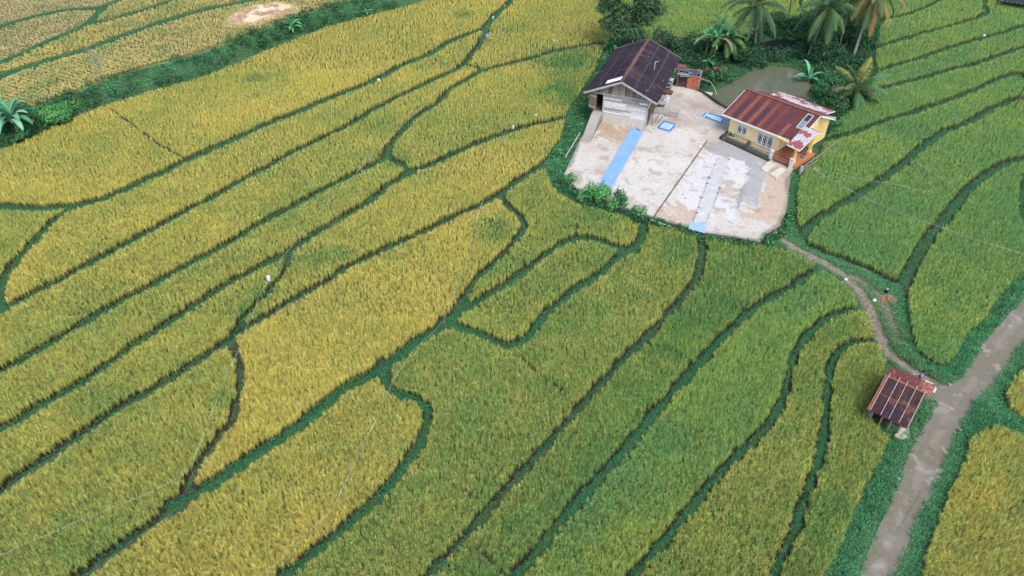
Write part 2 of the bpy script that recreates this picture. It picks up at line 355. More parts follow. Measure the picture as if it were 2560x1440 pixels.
def empty(name, loc, rz=0):
    o = bpy.data.objects.new(name, None); COL.objects.link(o); o.location = loc; o.rotation_euler = (0, 0, rz); o.empty_display_size = .3
    return o
class MB:
    def __init__(s): s.v = []; s.f = []; s.c = []
    def add(s, vs, fs, c):
        n = len(s.v); s.v += [tuple(map(float, v)) for v in vs]; s.f += [tuple(n+i for i in f) for f in fs]
        c = np.asarray(c, float); s.c += [tuple(c[:3])]*len(vs) if c.ndim == 1 else [tuple(x[:3]) for x in c]
        return s
    def box(s, c, d, col, rz=0, rx=0, ry=0, top=None):
        M = Matrix.Rotation(rz, 3, 'Z') @ Matrix.Rotation(ry, 3, 'Y') @ Matrix.Rotation(rx, 3, 'X')
        vs = []
        for z in (-1, 1):
            for x, y in ((-1, -1), (1, -1), (1, 1), (-1, 1)):
                k = (top or 1) if z > 0 else 1
                vs.append(Vector(c)+M @ Vector((x*d[0]/2*k, y*d[1]/2*k, z*d[2]/2)))
        return s.add(vs, [(3, 2, 1, 0), (4, 5, 6, 7), (0, 1, 5, 4), (1, 2, 6, 5), (2, 3, 7, 6), (3, 0, 4, 7)], col)
    def beam(s, a, b, w, h, col):
        a = Vector(a); b = Vector(b); d = (b-a); L = d.length; q = d.to_track_quat('X', 'Z').to_matrix()
        vs = []
        for x in (0, L):
            for y, z in ((-w/2, -h/2), (w/2, -h/2), (w/2, h/2), (-w/2, h/2)): vs.append(a+q @ Vector((x, y, z)))
        return s.add(vs, [(0, 3, 2, 1), (4, 5, 6, 7), (0, 1, 5, 4), (1, 2, 6, 5), (2, 3, 7, 6), (3, 0, 4, 7)], col)
    def tube(s, pts, r, col, n=6, cap=True):
        pts = [Vector(p) for p in pts]; r = r if hasattr(r, '__len__') else [r]*len(pts)
        vs = []; fs = []
        up = Vector((.13, .21, .97))
        for i, p in enumerate(pts):
            d = (pts[min(i+1, len(pts)-1)]-pts[max(i-1, 0)]).normalized()
            a = d.cross(up if abs(d.dot(up)) < .95 else Vector((1, 0, 0))).normalized(); b_ = d.cross(a)
            for k in range(n): t = 2*PI*k/n; vs.append(p+(a*math.cos(t)+b_*math.sin(t))*r[i])
        for i in range(len(pts)-1):
            for k in range(n): fs.append((i*n+k, i*n+(k+1) % n, (i+1)*n+(k+1) % n, (i+1)*n+k))
        if cap: fs.append(tuple(range(n))[::-1]); fs.append(tuple((len(pts)-1)*n+k for k in range(n)))
        return s.add(vs, fs, col)
    def prism(s, poly, z0, z1, col, colside=None):
        n = len(poly); vs = [(x, y, z0) for x, y in poly]+[(x, y, z1) for x, y in poly]
        s.add(vs, [tuple(range(n))[::-1], tuple(range(n, 2*n))]+[(k, (k+1) % n, n+(k+1) % n, n+k) for k in range(n)], col); return s
    def build(s, name, mat, parent=None, smoothf=False):
        me = bpy.data.meshes.new(name); me.from_pydata(s.v, [], s.f); me.update()
        ca = me.color_attributes.new('col', 'FLOAT_COLOR', 'POINT')
        ca.data.foreach_set('color', np.concatenate([np.clip(np.array(s.c, np.float32), 0, 1), np.ones((len(s.v), 1), np.float32)], 1).ravel())
        if smoothf: me.polygons.foreach_set('use_smooth', np.ones(len(me.polygons), bool))
        me.materials.append(mat); o = bpy.data.objects.new(name, me); COL.objects.link(o)
        if parent: o.parent = parent
        return o

def sheet(name, poly, z, cell, colfn, mat, skirt=0.6, zfn=None, skirtcol=(.2, .19, .17)):
    """flat sheet cut to a polygon, fine mesh so that stains and wear can be stored on it"""
    P = np.array(poly); x = np.arange(P[:, 0].min()-cell, P[:, 0].max()+cell, cell); y = np.arange(P[:, 1].min()-cell, P[:, 1].max()+cell, cell)
    XX, YY = np.meshgrid(x, y, indexing='ij'); ins = inpoly_pts(XX, YY, poly)
    c = ins[:-1, :-1] | ins[1:, :-1] | ins[1:, 1:] | ins[:-1, 1:]
    # nearest point of the outline for outside nodes
    used = np.zeros_like(ins); used[:-1, :-1] |= c; used[1:, :-1] |= c; used[1:, 1:] |= c; used[:-1, 1:] |= c
    mv = used & ~ins; qx = XX[mv]; qy = YY[mv]; best = np.full(qx.shape, 1e9); bx = qx.copy(); by = qy.copy()
    n = len(P)
    for k in range(n):
        a = P[k]; b_ = P[(k+1) % n]; d = b_-a; t = np.clip(((qx-a[0])*d[0]+(qy-a[1])*d[1])/(d@d+1e-9), 0, 1)
        ex = a[0]+t*d[0]; ey = a[1]+t*d[1]; dd = np.hypot(qx-ex, qy-ey); m = dd < best; best[m] = dd[m]; bx[m] = ex[m]; by[m] = ey[m]
    XX[mv] = bx; YY[mv] = by
    ids = np.full(ins.shape, -1); ids[used] = np.arange(used.sum())
    V = np.stack([XX[used], YY[used], np.full(used.sum(), z) if zfn is None else zfn(XX[used], YY[used])], 1)
    q = np.stack([ids[:-1, :-1][c], ids[1:, :-1][c], ids[1:, 1:][c], ids[:-1, 1:][c]], 1)
    C = colfn(V[:, 0], V[:, 1])
    if skirt:
        SV = []; SF = []; m0 = len(V)
        for k in range(n):
            a = P[k]; b_ = P[(k+1) % n]; L = len(SV)+m0
            za = z if zfn is None else float(zfn(a[0], a[1])); zb = z if zfn is None else float(zfn(b_[0], b_[1]))
            SV += [(a[0], a[1], za), (b_[0], b_[1], zb), (b_[0], b_[1], zb-skirt), (a[0], a[1], za-skirt)]; SF.append((L, L+1, L+2, L+3))
        V = np.vstack([V, SV]); q = np.vstack([q, SF]); C = np.vstack([C, np.tile(skirtcol, (len(SV), 1))])
    return npmesh(name, V, q, C, mat)

# ------------------------------------------------------------ ground
def inframe_(x, y): px, py = topx(x, y, .3); return (px > -150) & (px < 2710) & (py > -110) & (py < 1550) & (y*CP+HC*SP > 0)
def nonuni(a, b, fine, far):
    core = np.arange(a, b, fine); out = [b]; s = fine
    while out[-1] < far: s *= 1.35; out.append(out[-1]+s)
    lo = [a]; s = fine
    while lo[-1] > -far: s *= 1.35; lo.append(lo[-1]-s)
    return np.array(lo[1:][::-1]+list(core)+out)
xs = nonuni(-100, 100, .28, 700); ys = nonuni(18, 132, .28, 900)
GX, GY = np.meshgrid(xs, ys, indexing='ij')
i_, j_ = idx(GX, GY); Z = HT[i_, j_].copy()
edge = np.maximum(np.maximum(X0-GX, GX-X1), np.maximum(Y0-GY, GY-Y1)); Z -= .0*np.maximum(edge, 0)
f_ = fbm(GX, GY, 1.4, 2, 3); f2_ = fbm(GX, GY, 6, 8, 2)
soil = mixc((.065, .06, .038), (.038, .042, .026), f_)
turf = mixc((.030, .085, .038), (.055, .12, .045), f_)
stubble = mixc((.20, .16, .075), (.11, .10, .045), f_)
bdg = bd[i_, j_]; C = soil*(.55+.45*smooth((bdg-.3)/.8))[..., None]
bgg = bg[i_, j_]; gd = d_green[i_, j_]; bkk = bk[i_, j_]
wb = smooth(-bdg/.12-.1)*np.clip(bgg, 0, 1)
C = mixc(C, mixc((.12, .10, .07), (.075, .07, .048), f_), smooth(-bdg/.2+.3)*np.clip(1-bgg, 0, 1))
C = C*(1-wb[..., None])+turf*wb[..., None]
wg = smooth(-gd/.4); C = C*(1-wg[..., None])+turf*wg[..., None]
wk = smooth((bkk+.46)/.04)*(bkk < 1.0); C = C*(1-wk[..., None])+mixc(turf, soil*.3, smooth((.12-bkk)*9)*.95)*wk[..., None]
lb = field_at(GX, GY); st = (bkk >= 1.0) & (bdg > 0); C[st] = stubble[st]
dp = d_path[i_, j_]; dt = d_track[i_, j_]
dirt = mixc((.25, .21, .165), (.17, .145, .11), f_)
w = smooth(.5-(dp-(fbm(GX, GY, .8, 4)-.5)*.5)/.3); C = C*(1-w[..., None])+dirt*w[..., None]
w = smooth(.3-(dt-(f_-.5)*.8)/.3)*.7; C = C*(1-w[..., None])+dirt*w[..., None]
w = smooth(-d_pond[i_, j_]/.4+.6); C = C*(1-w[..., None])+np.array((.05, .055, .035))*w[..., None]
dr = d_road[i_, j_]; w = smooth(1-dr/.5)*.8; C = C*(1-w[..., None])+np.array((.17, .15, .11))*w[..., None]
far = ~inframe_(GX, GY); w = far*smooth(bdg/.3+.4)*(gd > 0); C = C*(1-w[..., None])+mixc((.25, .26, .08), (.12, .21, .07), smooth((f2_-.35)*3))*w[..., None]
nx_, ny_ = GX.shape; I = np.arange(nx_*ny_).reshape(nx_, ny_)
Q = np.stack([I[:-1, :-1], I[1:, :-1], I[1:, 1:], I[:-1, 1:]], -1).reshape(-1, 4)
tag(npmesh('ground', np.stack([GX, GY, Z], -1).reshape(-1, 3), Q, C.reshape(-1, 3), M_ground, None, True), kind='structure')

# ------------------------------------------------------------ blades (rice, grass)
def blades(cx, cy, cz, nb, height, spread, width, cfn, lean=1., basez=.05, curl=.75):
    """nb diamond-shaped blades on every tuft; returns V,F,C"""
    n = len(cx); T = np.repeat(np.arange(n), nb); m = len(T)
    az = rng.random(m)*2*PI; h = np.repeat(height, nb)*(.89+.17*rng.random(m)); le = spread*(.35+rng.random(m)*.9)*lean
    bx = cx[T]+np.cos(az)*.05*rng.random(m); by = cy[T]+np.sin(az)*.05*rng.random(m); bz = cz[T]+basez*h
    dx = np.cos(az); dy = np.sin(az)
    mx = bx+dx*le*.42; my = by+dy*le*.42; mz = cz[T]+h*curl
    tx = bx+dx*le; ty = by+dy*le; tz = cz[T]+h*(1.0-.22*rng.random(m)*2*(le/spread))
    wv = width*(.7+.6*rng.random(m))
    # width direction turned a little so blades are seen from all sides
    ta = az+PI/2+(rng.random(m)-.5)*1.2; wx = np.cos(ta)*wv/2; wy = np.sin(ta)*wv/2
    V = np.empty((m, 4, 3), np.float32)
    V[:, 0] = np.stack([bx, by, bz], 1); V[:, 1] = np.stack([mx-wx, my-wy, mz], 1); V[:, 2] = np.stack([mx+wx, my+wy, mz], 1); V[:, 3] = np.stack([tx, ty, tz], 1)
    Fc = np.empty((m, 2, 3), np.int32); b = np.arange(m)*4
    Fc[:, 0] = np.stack([b, b+2, b+1], 1); Fc[:, 1] = np.stack([b+1, b+2, b+3], 1)
    Cc = cfn(T, m)
    C4 = np.repeat(Cc[:, None, :], 4, 1)
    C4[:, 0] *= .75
    return V.reshape(-1, 3), Fc.reshape(-1, 3), C4.reshape(-1, 3)
def joinparts(parts):
    off = 0; Vs = []; Fs = []; Cs = []
    for V, Fc, C in parts:
        Vs.append(V); Fs.append(Fc+off); Cs.append(C); off += len(V)
    return np.vstack(Vs), np.vstack(Fs), np.vstack(Cs)
def inframe(x, y, z=.3, mx=150, my=110):
    px, py = topx(x, y, z); return (px > -mx) & (px < 2560+mx) & (py > -my) & (py < 1440+my)
BANDS = [(14, 42, .18, 30), (42, 62, .205, 25), (62, 88, .235, 19), (88, 142, .285, 15)]
def grid_pts(y0, y1, s, jit=.45, rot=0.):
    xx = np.arange(-100, 100, s); yy = np.arange(y0, y1, s)
    a, b_ = np.meshgrid(xx, yy, indexing='ij'); a = a.ravel()+(rng.random(a.size)-.5)*2*jit*s; b_ = b_.ravel()+(rng.random(b_.size)-.5)*2*jit*s
    m = inframe(a, b_); return a[m], b_[m]
GOLD = np.array([(.80, .71, .185), (.88, .79, .25), (.72, .67, .155), (.87, .68, .195)])
LEAFG = np.array([(.20, .42, .13), (.28, .52, .155), (.35, .55, .15), (.11, .28, .12)])
DEEPG = np.array([(.22, .45, .16), (.31, .55, .19), (.39, .61, .19), (.15, .35, .14)])
NF = len(FIELDS)
fparts = [[] for _ in range(NF)]
# darker or lodged spots in the crop: px, radius m, strength (growth is thinner and greener there)
SPOTS = [((1425,205),4.2,.55),((1455,255),3.2,.6),((1400,150),3.2,.45),((1350,240),3.,.35),((1300,80),2.5,.35),((2150,620),3.,.3),((1490,540),2.5,.35),((1700,640),2,.3),((1160,45),1.6,.9),((640,205),1.6,.7),((1245,575),1.9,.8),((1230,600),1.8,.6),((560,1010),1,.5),((790,660),2.0,.6),((860,650),1.3,.8),((990,412),1.6,.7),((1370,170),2.6,.7),((1440,160),3.2,.8),((2230,335),2.2,.9),((2290,340),2.2,.9),((1830,790),1.4,.8),((165,320),1.1,.6),((670,745),1.2,.7),((720,655),1.5,.5),((630,790),1.2,.8),((240,1010),2,.5),((1400,240),3.,.6),((2200,520),3,.5),((1560,1200),3,.5),((1450,1290),2,.5),((1650,1090),2.,.6),((2000,745),1.6,.4),((640,250),.9,.6),((705,195),1.0,.5)]
SPW = [(onground(*s)[:2], r, k) for s, r, k in SPOTS]
# faint lines trodden or planted across the paddies
SEAMS = [([(280,272),(350,325),(400,360),(470,398)], .16), ([(1290,880),(1350,935),(1420,985)], .12), ([(1445,545),(1438,590)], .1), ([(1085,1185),(1190,1240)], .1), ([(1195,1375),(1260,1430)], .12), ([(1610,860),(1680,870),(1730,905)], .1)]
d_seam = np.full((NX, NY), 1., np.float32)
for pts, hw in SEAMS: segdist(P2(pts, .6), False, 1., d_seam, hw)
for y0, y1, s, nb in BANDS:
    x, y = grid_pts(y0, y1, s)
    i, j = idx(x, y); okk = rice_ok[i, j] & (bd[i, j] > .10); x = x[okk]; y = y[okk]
    fl = field_at(x, y); i, j = idx(x, y); ds = d_seam[i, j]; bde = np.minimum(bd[i, j], d_green[i, j])
    for k, (sd_, kind, ripe, label) in enumerate(FIELDS):
        m = fl == k+1
        if not m.any(): continue
        px_, py_ = x[m], y[m]
        ds_ = ds[m]; be = bde[m]
        if kind == STUB:
            keep = rng.random(len(px_)) < .95; 
            # plants stand in rows
            row = np.sin((px_*.45+py_*.9)*2*PI/.62); keep &= row > -.55
            px_, py_ = px_[keep], py_[keep]; z = H(px_, py_)
            nz = fbm(px_, py_, 2.5, 11, 3); ht = (.30 if ripe < .5 else .44)+.22*nz
            def cfn(T, mm, nz=nz, ripe=ripe):
                r = rng.random(mm); g = rng.integers(0, 4, mm)
                c = np.array([(.78, .68, .20), (.62, .60, .16), (.84, .72, .24), (.50, .56, .17)])[g]
                c = mixc(c, np.array((.66, .58, .42)), (1-ripe)*.7)
                c = mixc(c, np.array((.30, .46, .18)), ((nz[T]-.45)*2).clip(0, .6))
                return c*(.75+.5*r)[:, None]
            fparts[k].append(blades(px_, py_, z, nb-(4 if ripe < .5 else 1), ht, .16, .036*s/.25, cfn))
            continue
        keep = (ds_ > 0) | (rng.random(len(px_)) < .15)
        px_, py_, be = px_[keep], py_[keep], be[keep]; z = H(px_, py_)
        big = fbm(px_, py_, 9, 20+k, 3); sm = fbm(px_, py_, 1.6, 40+k, 2)
        rp = ripe+(big-.5)*.75+(sm-.5)*.35+ .10*(be < .5)*(ripe < .45)
        lodge = np.zeros(len(px_))
        for (c_, r_, k_) in SPW:
            d_ = np.hypot(px_-c_[0], (py_-c_[1])*1.0)/r_; wv = np.clip(1.2-d_+(sm-.5)*1.2, 0, 1)*k_; rp = rp-wv*.8; lodge = np.maximum(lodge, wv)
        rp = np.clip(rp, 0, 1)
        ht = (.80 if ripe > .3 else .86)*(.94+.12*rng.random(len(px_)))*(1-.35*lodge)*(.95+.10*sm)
        deep = ripe < .3
        tv = (.78+.34*rng.random(len(px_))) if y0 < 60 else (.88+.18*rng.random(len(px_)))
        tv *= (.87+.24*fbm(px_, py_, .6, 80, 2)) if y0 < 60 else 1.0
        cw = (topx(px_, py_, .7)[0])
        def cfn(T, mm, rp=rp, deep=deep):
            isg = rng.random(mm) < rp[T]*.92; r = rng.random(mm); g = rng.integers(0, 4, mm)
            c = np.where(isg[:, None], GOLD[g] if not deep else GOLD[g]*np.array((.80, 1.0, .8)), (DEEPG if deep else LEAFG)[g])
            return c*(.72+.5*r)[:, None]*tv[T][:, None]
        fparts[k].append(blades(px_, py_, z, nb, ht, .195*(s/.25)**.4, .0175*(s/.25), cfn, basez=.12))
nt_ = 0
for k, (sd_, kind, ripe, label) in enumerate(FIELDS):
    if not fparts[k]: print('EMPTY FIELD', k, label); continue
    V, Fc, C = joinparts(fparts[k]); nt_ += len(Fc)
    o = npmesh('rice_stubble' if kind == STUB else 'rice_crop', V, Fc, C, M_leaf)
    tag(o, label, 'stubble' if kind == STUB else 'rice', kind='stuff')
print('rice tris', nt_)
del fparts

# grass on bunds, banks and verges
FOOT = []   # footprints kept clear of grass: (poly)
def grass_zone():
    parts_b = []; parts_v = []; parts_k = []
    for y0, y1, s, nb in [(14, 42, .13, 7), (42, 62, .16, 6), (62, 88, .21, 6), (88, 142, .28, 6)]:
        x, y = grid_pts(y0, y1, s)
        i, j = idx(x, y)
        b_ = bd[i, j]; g_ = bg[i, j]; gr = m_green[i, j]; bank_ = m_bank[i, j]
        blocked = m_yard[i, j] | (d_road[i, j] < -.30*fbm(x, y, 1.2, 66, 2)+.12*rng.random(len(x))) | (d_pond[i, j] < -.02) | (d_path[i, j] < .12*rng.random(len(x))) | ((d_track[i, j] < .1) & (rng.random(len(x)) < .75))
        for f in FOOT: blocked |= inpoly_pts(x, y, f)
        n1 = fbm(x, y, 2.3, 60, 3); n2 = fbm(x, y, .9, 63, 2)
        tealA = np.array([(.055, .27, .16), (.075, .33, .18), (.11, .38, .19), (.045, .20, .12)]); 
        # bunds
        m = (b_ < -.03) & (~gr) & (~bank_) & (rng.random(len(x)) < np.clip(g_, 0, 1)*.92+.03) & ~blocked
        xb, yb, gb, nn = x[m], y[m], g_[m], n1[m]
        edge_ = np.clip(-b_[m]/.4, 0, 1)
        hb = (.16+.14*nn)*(np.where(gb > 1, 1.35, 1.))*(1.1-.35*edge_)
        def cf(T, mm, nn=nn): 
            c = tealA[rng.integers(0, 4, mm)]*np.array((.90, .86, .74)); c = mixc(c, np.array((.17, .27, .08)), ((nn[T]-.52)*2.2).clip(0, .5)); return c*(.75+.5*rng.random(mm))[:, None]
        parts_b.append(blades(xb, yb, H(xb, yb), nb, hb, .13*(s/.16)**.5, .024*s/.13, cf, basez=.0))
        # green zone
        m = gr & ~blocked & (rng.random(len(x)) < .97); xb, yb, nn, n2b = x[m], y[m], n1[m], n2[m]
        dpth = np.minimum(np.minimum(d_path[i, j][m], d_track[i, j][m]), 1.5)
        dg = -d_green[i, j][m]; drr = d_road[i, j][m]
        tall = np.clip((nn-.35)*1.6, 0, 1)*np.clip(dpth/1.2, .1, 1)
        vr = np.clip((dg)/1.2, 0, 1)*np.clip((1.5-drr)/.5, 0, 1)
        roadish = (drr < 1.49) | (yb < 42)
        hb = .10+.30*tall*(.5+n2b)+.25*roadish*np.clip(n2b*1.6-.3, 0, 1)
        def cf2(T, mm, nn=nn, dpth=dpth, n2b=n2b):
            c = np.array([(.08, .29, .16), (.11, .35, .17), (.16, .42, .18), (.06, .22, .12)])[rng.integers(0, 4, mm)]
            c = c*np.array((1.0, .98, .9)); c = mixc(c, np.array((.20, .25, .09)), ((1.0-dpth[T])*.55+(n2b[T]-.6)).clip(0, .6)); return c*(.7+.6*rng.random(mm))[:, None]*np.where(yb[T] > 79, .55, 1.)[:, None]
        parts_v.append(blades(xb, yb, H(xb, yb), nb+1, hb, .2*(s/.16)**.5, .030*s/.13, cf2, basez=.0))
        # embankment
        m = bank_ & (rng.random(len(x)) < .97); xb, yb, nn, n2b = x[m], y[m], n1[m], n2[m]; t = bk[i, j][m]
        kp = rng.random(len(xb)) < np.clip(t*6-.7+(nn-.5)*2.2, 0, 1)*(t > .0); xb, yb, nn, n2b, t = xb[kp], yb[kp], nn[kp], n2b[kp], t[kp]
        hb = (.16+.42*n2b*smooth((nn-.35)*3))*np.where(t > .85, .6, 1)
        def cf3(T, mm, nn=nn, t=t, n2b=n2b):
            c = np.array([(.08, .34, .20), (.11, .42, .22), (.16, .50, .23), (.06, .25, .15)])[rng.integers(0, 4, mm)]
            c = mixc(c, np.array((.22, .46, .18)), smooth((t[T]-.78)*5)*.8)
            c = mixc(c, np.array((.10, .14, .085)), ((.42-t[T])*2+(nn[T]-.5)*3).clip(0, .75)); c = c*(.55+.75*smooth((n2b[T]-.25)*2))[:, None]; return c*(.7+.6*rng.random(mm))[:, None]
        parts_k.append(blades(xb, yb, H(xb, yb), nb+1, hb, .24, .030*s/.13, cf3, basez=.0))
    for nm, pr, lb_ in (('bund_grass', parts_b, 'short teal green grass on the narrow bunds between the paddies'), ('verge_grass', parts_v, 'green grass and weeds round the yard, along the dirt path and the road'), ('embankment_grass', parts_k, 'dense grass on the wide green embankment at the upper left')):
        V, Fc, C = joinparts(pr); print(nm, len(Fc)); tag(npmesh(nm, V, Fc, C, M_leaf), lb_, 'grass', kind='stuff')
#__BUILD__
# ============================================================ the yard, road, path, ponds
def pxpoly(pts, z): return P2(pts, z)
def inpx(x, y, z, pts):
    return inpoly_pts(x, y, P2(pts, z))
Z3 = lambda a, b: (1380+a/4, 260+b/4)
GREYLANE = [Z3(*q) for q in [(1640,385),(1700,370),(2000,500),(2160,590),(2110,650),(2080,680),(2140,700),(2100,760),(2080,860),(2040,1020),(1960,1010),(1900,985),(1850,1060),(1830,1040),(1890,870),(1950,700),(1975,640),(1900,580),(1760,530),(1640,520),(1580,480),(1510,430),(1560,390)]]
WHITEZ = [Z3(*q) for q in [(1560,480),(1700,520),(1860,570),(1970,650),(1930,720),(1880,880),(1830,1060),(1700,1120),(1560,1170),(1300,1000),(1160,960),(1300,760),(1440,560)]]
TANR = [Z3(*q) for q in [(2140,700),(2380,720),(2370,1000),(2290,1220),(2130,1200),(2000,1130),(1850,1160),(1840,1060),(2050,1040),(2080,860),(2110,760)]]
TANB = [Z3(*q) for q in [(1100,990),(1440,1010),(1400,1180),(1340,1230),(1000,1140)]]
WHITEM = [Z3(*q) for q in [(880,480),(1360,560),(1330,680),(1150,930),(1080,1010),(760,960),(600,880),(700,660)]]
WHITEU = [Z3(*q) for q in [(1130,170),(1250,230),(1560,330),(1480,420),(1330,400),(1120,320),(1040,290)]]
TANT = [Z3(*q) for q in [(510,170),(940,230),(1000,270),(820,260),(700,400),(400,340)]]
GREYT = [Z3(*q) for q in [(1180,-60),(1700,60),(1760,260),(1600,260),(1200,100),(1100,60),(1120,-40)]]
def yardcol(x, y):
    a = fbm(x, y, 5.5, 90, 4); b_ = fbm(x, y, 1.6, 94, 4); c_ = fbm(x*2.2+y, y*.7, 1.1, 98, 3); s_ = fbm(x+y*.4, y-x*.4, .7, 101, 3)
    base = mixc((.68, .64, .58), (.54, .47, .39), smooth((a-.38)*3.5))
    def blend(c, poly, tgt, k, soft=.55):
        # ragged edge: look the mask up at a jittered place
        jx = x+(b_-.5)*1.8*soft*2; jy = y+(c_-.5)*1.8*soft*2
        m = inpoly_pts(jx, jy, P2(poly, YZ))*k
        return mixc(c, tgt, np.clip(m, 0, 1))
    c = base
    c = blend(c, GREYT, (.54, .50, .45), .75, .9)
    c = blend(c, WHITEM, (.76, .73, .68), .7, 1.3)
    c = blend(c, WHITEU, (.75, .70, .63), .7, .8)
    c = blend(c, TANT, (.48, .34, .21), .8, .8)
    c = blend(c, TANB, (.60, .46, .35), .85, .7)
    c = blend(c, TANR, (.62, .47, .35), .9, .8)
    c = blend(c, WHITEZ, (.75, .74, .73), .85, .9)
    c = blend(c, GREYLANE, (.42, .42, .43), .85, .35)
    c = mixc(c, (.42, .31, .21), smooth((b_-.57)*8)*.55)
    c = mixc(c, (.80, .77, .71), smooth((c_-.62)*5)*.4)
    c = mixc(c, (.34, .32, .31), smooth((s_-.68)*12)*.4)
    # cracks and joints
    for pts, w, k in [([Z3(390,345),Z3(720,378)], .05, -1), ([Z3(210,585),Z3(560,612)], .04, -1), ([Z3(820,790),Z3(1450,700)], .03, .35), ([Z3(1850,1060),Z3(1960,700),Z3(1985,600)], .05, .45), ([Z3(1080,300),Z3(1180,700)], .02, .25), ([Z3(260,760),Z3(760,840),Z3(1100,980)], .02, .22), ([Z3(1010,240),Z3(860,560),Z3(640,960)], .015, .2), ([Z3(1750,150),Z3(1560,300),Z3(1200,140)], .015, .25), ([Z3(1280,760),Z3(1640,900),Z3(1830,1040)], .02, .25), ([Z3(2050,1040),Z3(2280,1080)], .03, .3)]:
        W = P2(spline(pts, 6), YZ)
        d = np.full(x.shape, 9.)
        for q in range(len(W)-1):
            (xa, ya), (xb, yb) = W[q], W[q+1]; dx, dy = xb-xa, yb-ya; t = np.clip(((x-xa)*dx+(y-ya)*dy)/(dx*dx+dy*dy+1e-9), 0, 1); d = np.minimum(d, np.hypot(x-xa-t*dx, y-ya-t*dy))
        m = np.clip(1-d/(w+.06), 0, 1)
        c = mixc(c, (.84, .82, .78) if k < 0 else (.22, .21, .20), m*(abs(k) if k > 0 else .55))
    # dirt and moss at the rim
    d = np.full(x.shape, 9.)
    for q in range(len(YARD)):
        (xa, ya), (xb, yb) = YARD[q], YARD[(q+1) % len(YARD)]; dx, dy = xb-xa, yb-ya; t = np.clip(((x-xa)*dx+(y-ya)*dy)/(dx*dx+dy*dy+1e-9), 0, 1); d = np.minimum(d, np.hypot(x-xa-t*dx, y-ya-t*dy))
    c = mixc(c, (.20, .19, .15), smooth(1-(d+(b_-.5)*.9)/.45)*.75)
    return c*.72
tag(sheet('concrete_yard', YARD, YZ, .11, yardcol, M_conc, 1.1, skirtcol=(.11, .10, .08)), kind='structure')
RD_C = [(2640,720),(2560,790),(2490,870),(2430,960),(2390,1010),(2350,1080),(2310,1160),(2270,1250),(2230,1340),(2190,1440),(2160,1530)]
RCW = P2(spline(RD_C, 10), .32)
def roadcol(x, y):
    a = fbm(x, y, 3.2, 110, 4); b_ = fbm(x, y, .7, 113, 3); s_ = fbm(x, y, .25, 117, 2)
    c = mixc((.185, .165, .115), (.225, .205, .155), a)
    d = np.full(x.shape, 9.)
    for q in range(len(RCW)-1):
        (xa, ya), (xb, yb) = RCW[q], RCW[q+1]; dx, dy = xb-xa, yb-ya; t = np.clip(((x-xa)*dx+(y-ya)*dy)/(dx*dx+dy*dy+1e-9), 0, 1); d = np.minimum(d, np.hypot(x-xa-t*dx, y-ya-t*dy))
    c = mixc(c, (.31, .28, .235), np.clip(1-abs(d-.05)/.35, 0, 1)*.5*(b_ > .45))
    c = mixc(c, (.23, .225, .205), np.clip(1-abs(d-.75)/.45, 0, 1)*.6*smooth((a-.35)*3))
    c = mixc(c, (.44, .40, .35), smooth((b_-.66)*9)*.5+smooth((s_-.80)*12)*.4)
    c = mixc(c, (.16, .145, .11), smooth((d-1.15+(b_-.5)*.9)/.5)*.6)
    for (px, py, r, cc, k) in [(2335,1018,.75,(.55,.51,.46),.85),(2500,860,.7,(.42,.38,.33),.5),(2352,1024,.9,(.47,.43,.37),.4),(2330,1190,.7,(.36,.34,.32),.6),(2540,800,.6,(.44,.42,.40),.6),(2200,1420,.5,(.45,.42,.38),.6),(2230,1340,1.,(.36,.34,.3),.5),(2390,1035,1.0,(.29,.28,.26),.6),(2220,1100,.5,(.30,.28,.25),.4)]:
        p = at(px, py, .32); m = smooth(1.25-np.hypot(x-p[0], y-p[1])/r+(b_-.5)*2.2); c = mixc(c, np.array(cc)*.75, m*k*.5)
    pw = P2([(2345,1005),(2378,1022),(2384,1025)], .32)
    for q in range(2):
        (xa, ya), (xb, yb) = pw[q], pw[q+1]; dx, dy = xb-xa, yb-ya; t = np.clip(((x-xa)*dx+(y-ya)*dy)/(dx*dx+dy*dy), 0, 1); c = mixc(c, (.52, .46, .36), np.clip(1.3-np.hypot(x-xa-t*dx, y-ya-t*dy)/.13, 0, 1)*.4)
    cw = P2([(2300,1230),(2265,1290),(2255,1312)], .32)
    for q in range(2):
        (xa, ya), (xb, yb) = cw[q], cw[q+1]; dx, dy = xb-xa, yb-ya; t = np.clip(((x-xa)*dx+(y-ya)*dy)/(dx*dx+dy*dy), 0, 1); c = mixc(c, (.12, .11, .10), np.clip(1.3-np.hypot(x-xa-t*dx, y-ya-t*dy)/.05, 0, 1)*.7)
    return c*.80
m_ = np.zeros(1)
tag(sheet('road', ROAD, .37, .10, roadcol, M_road, .3, skirtcol=(.16, .15, .13)), kind='structure')
tag(sheet('pond_water', [tuple(np.array(p)) for p in P2(spline(POND_PX+[POND_PX[0]], 15)[:-1], .1)], -.02, .6, lambda x, y: np.tile((.1, .1, .1), (len(x), 1)), M_water, 0), kind='structure')
tag(sheet('dark_pond_water', [tuple(np.array(p)) for p in P2(spline(POND2_PX+[POND2_PX[0]], 10)[:-1], .1)], -.02, .6, lambda x, y: np.tile((.1, .1, .1), (len(x), 1)), M_water2, 0), kind='structure')
# joint channel between the two halves of the yard
mb = MB(); W = P2(spline([Z3(1552,368), Z3(1500,440), Z3(1398,588), Z3(1319,700), Z3(1154,935), Z3(1010,1140)], 5), YZ)
for k in range(len(W)-1): mb.beam((*W[k], YZ+.012), (*W[k+1], YZ+.012), .10+.05*random.random(), .05, (.10+.05*random.random(), .10, .085))
tag(mb.build('drain_joint', M_conc), kind='structure')

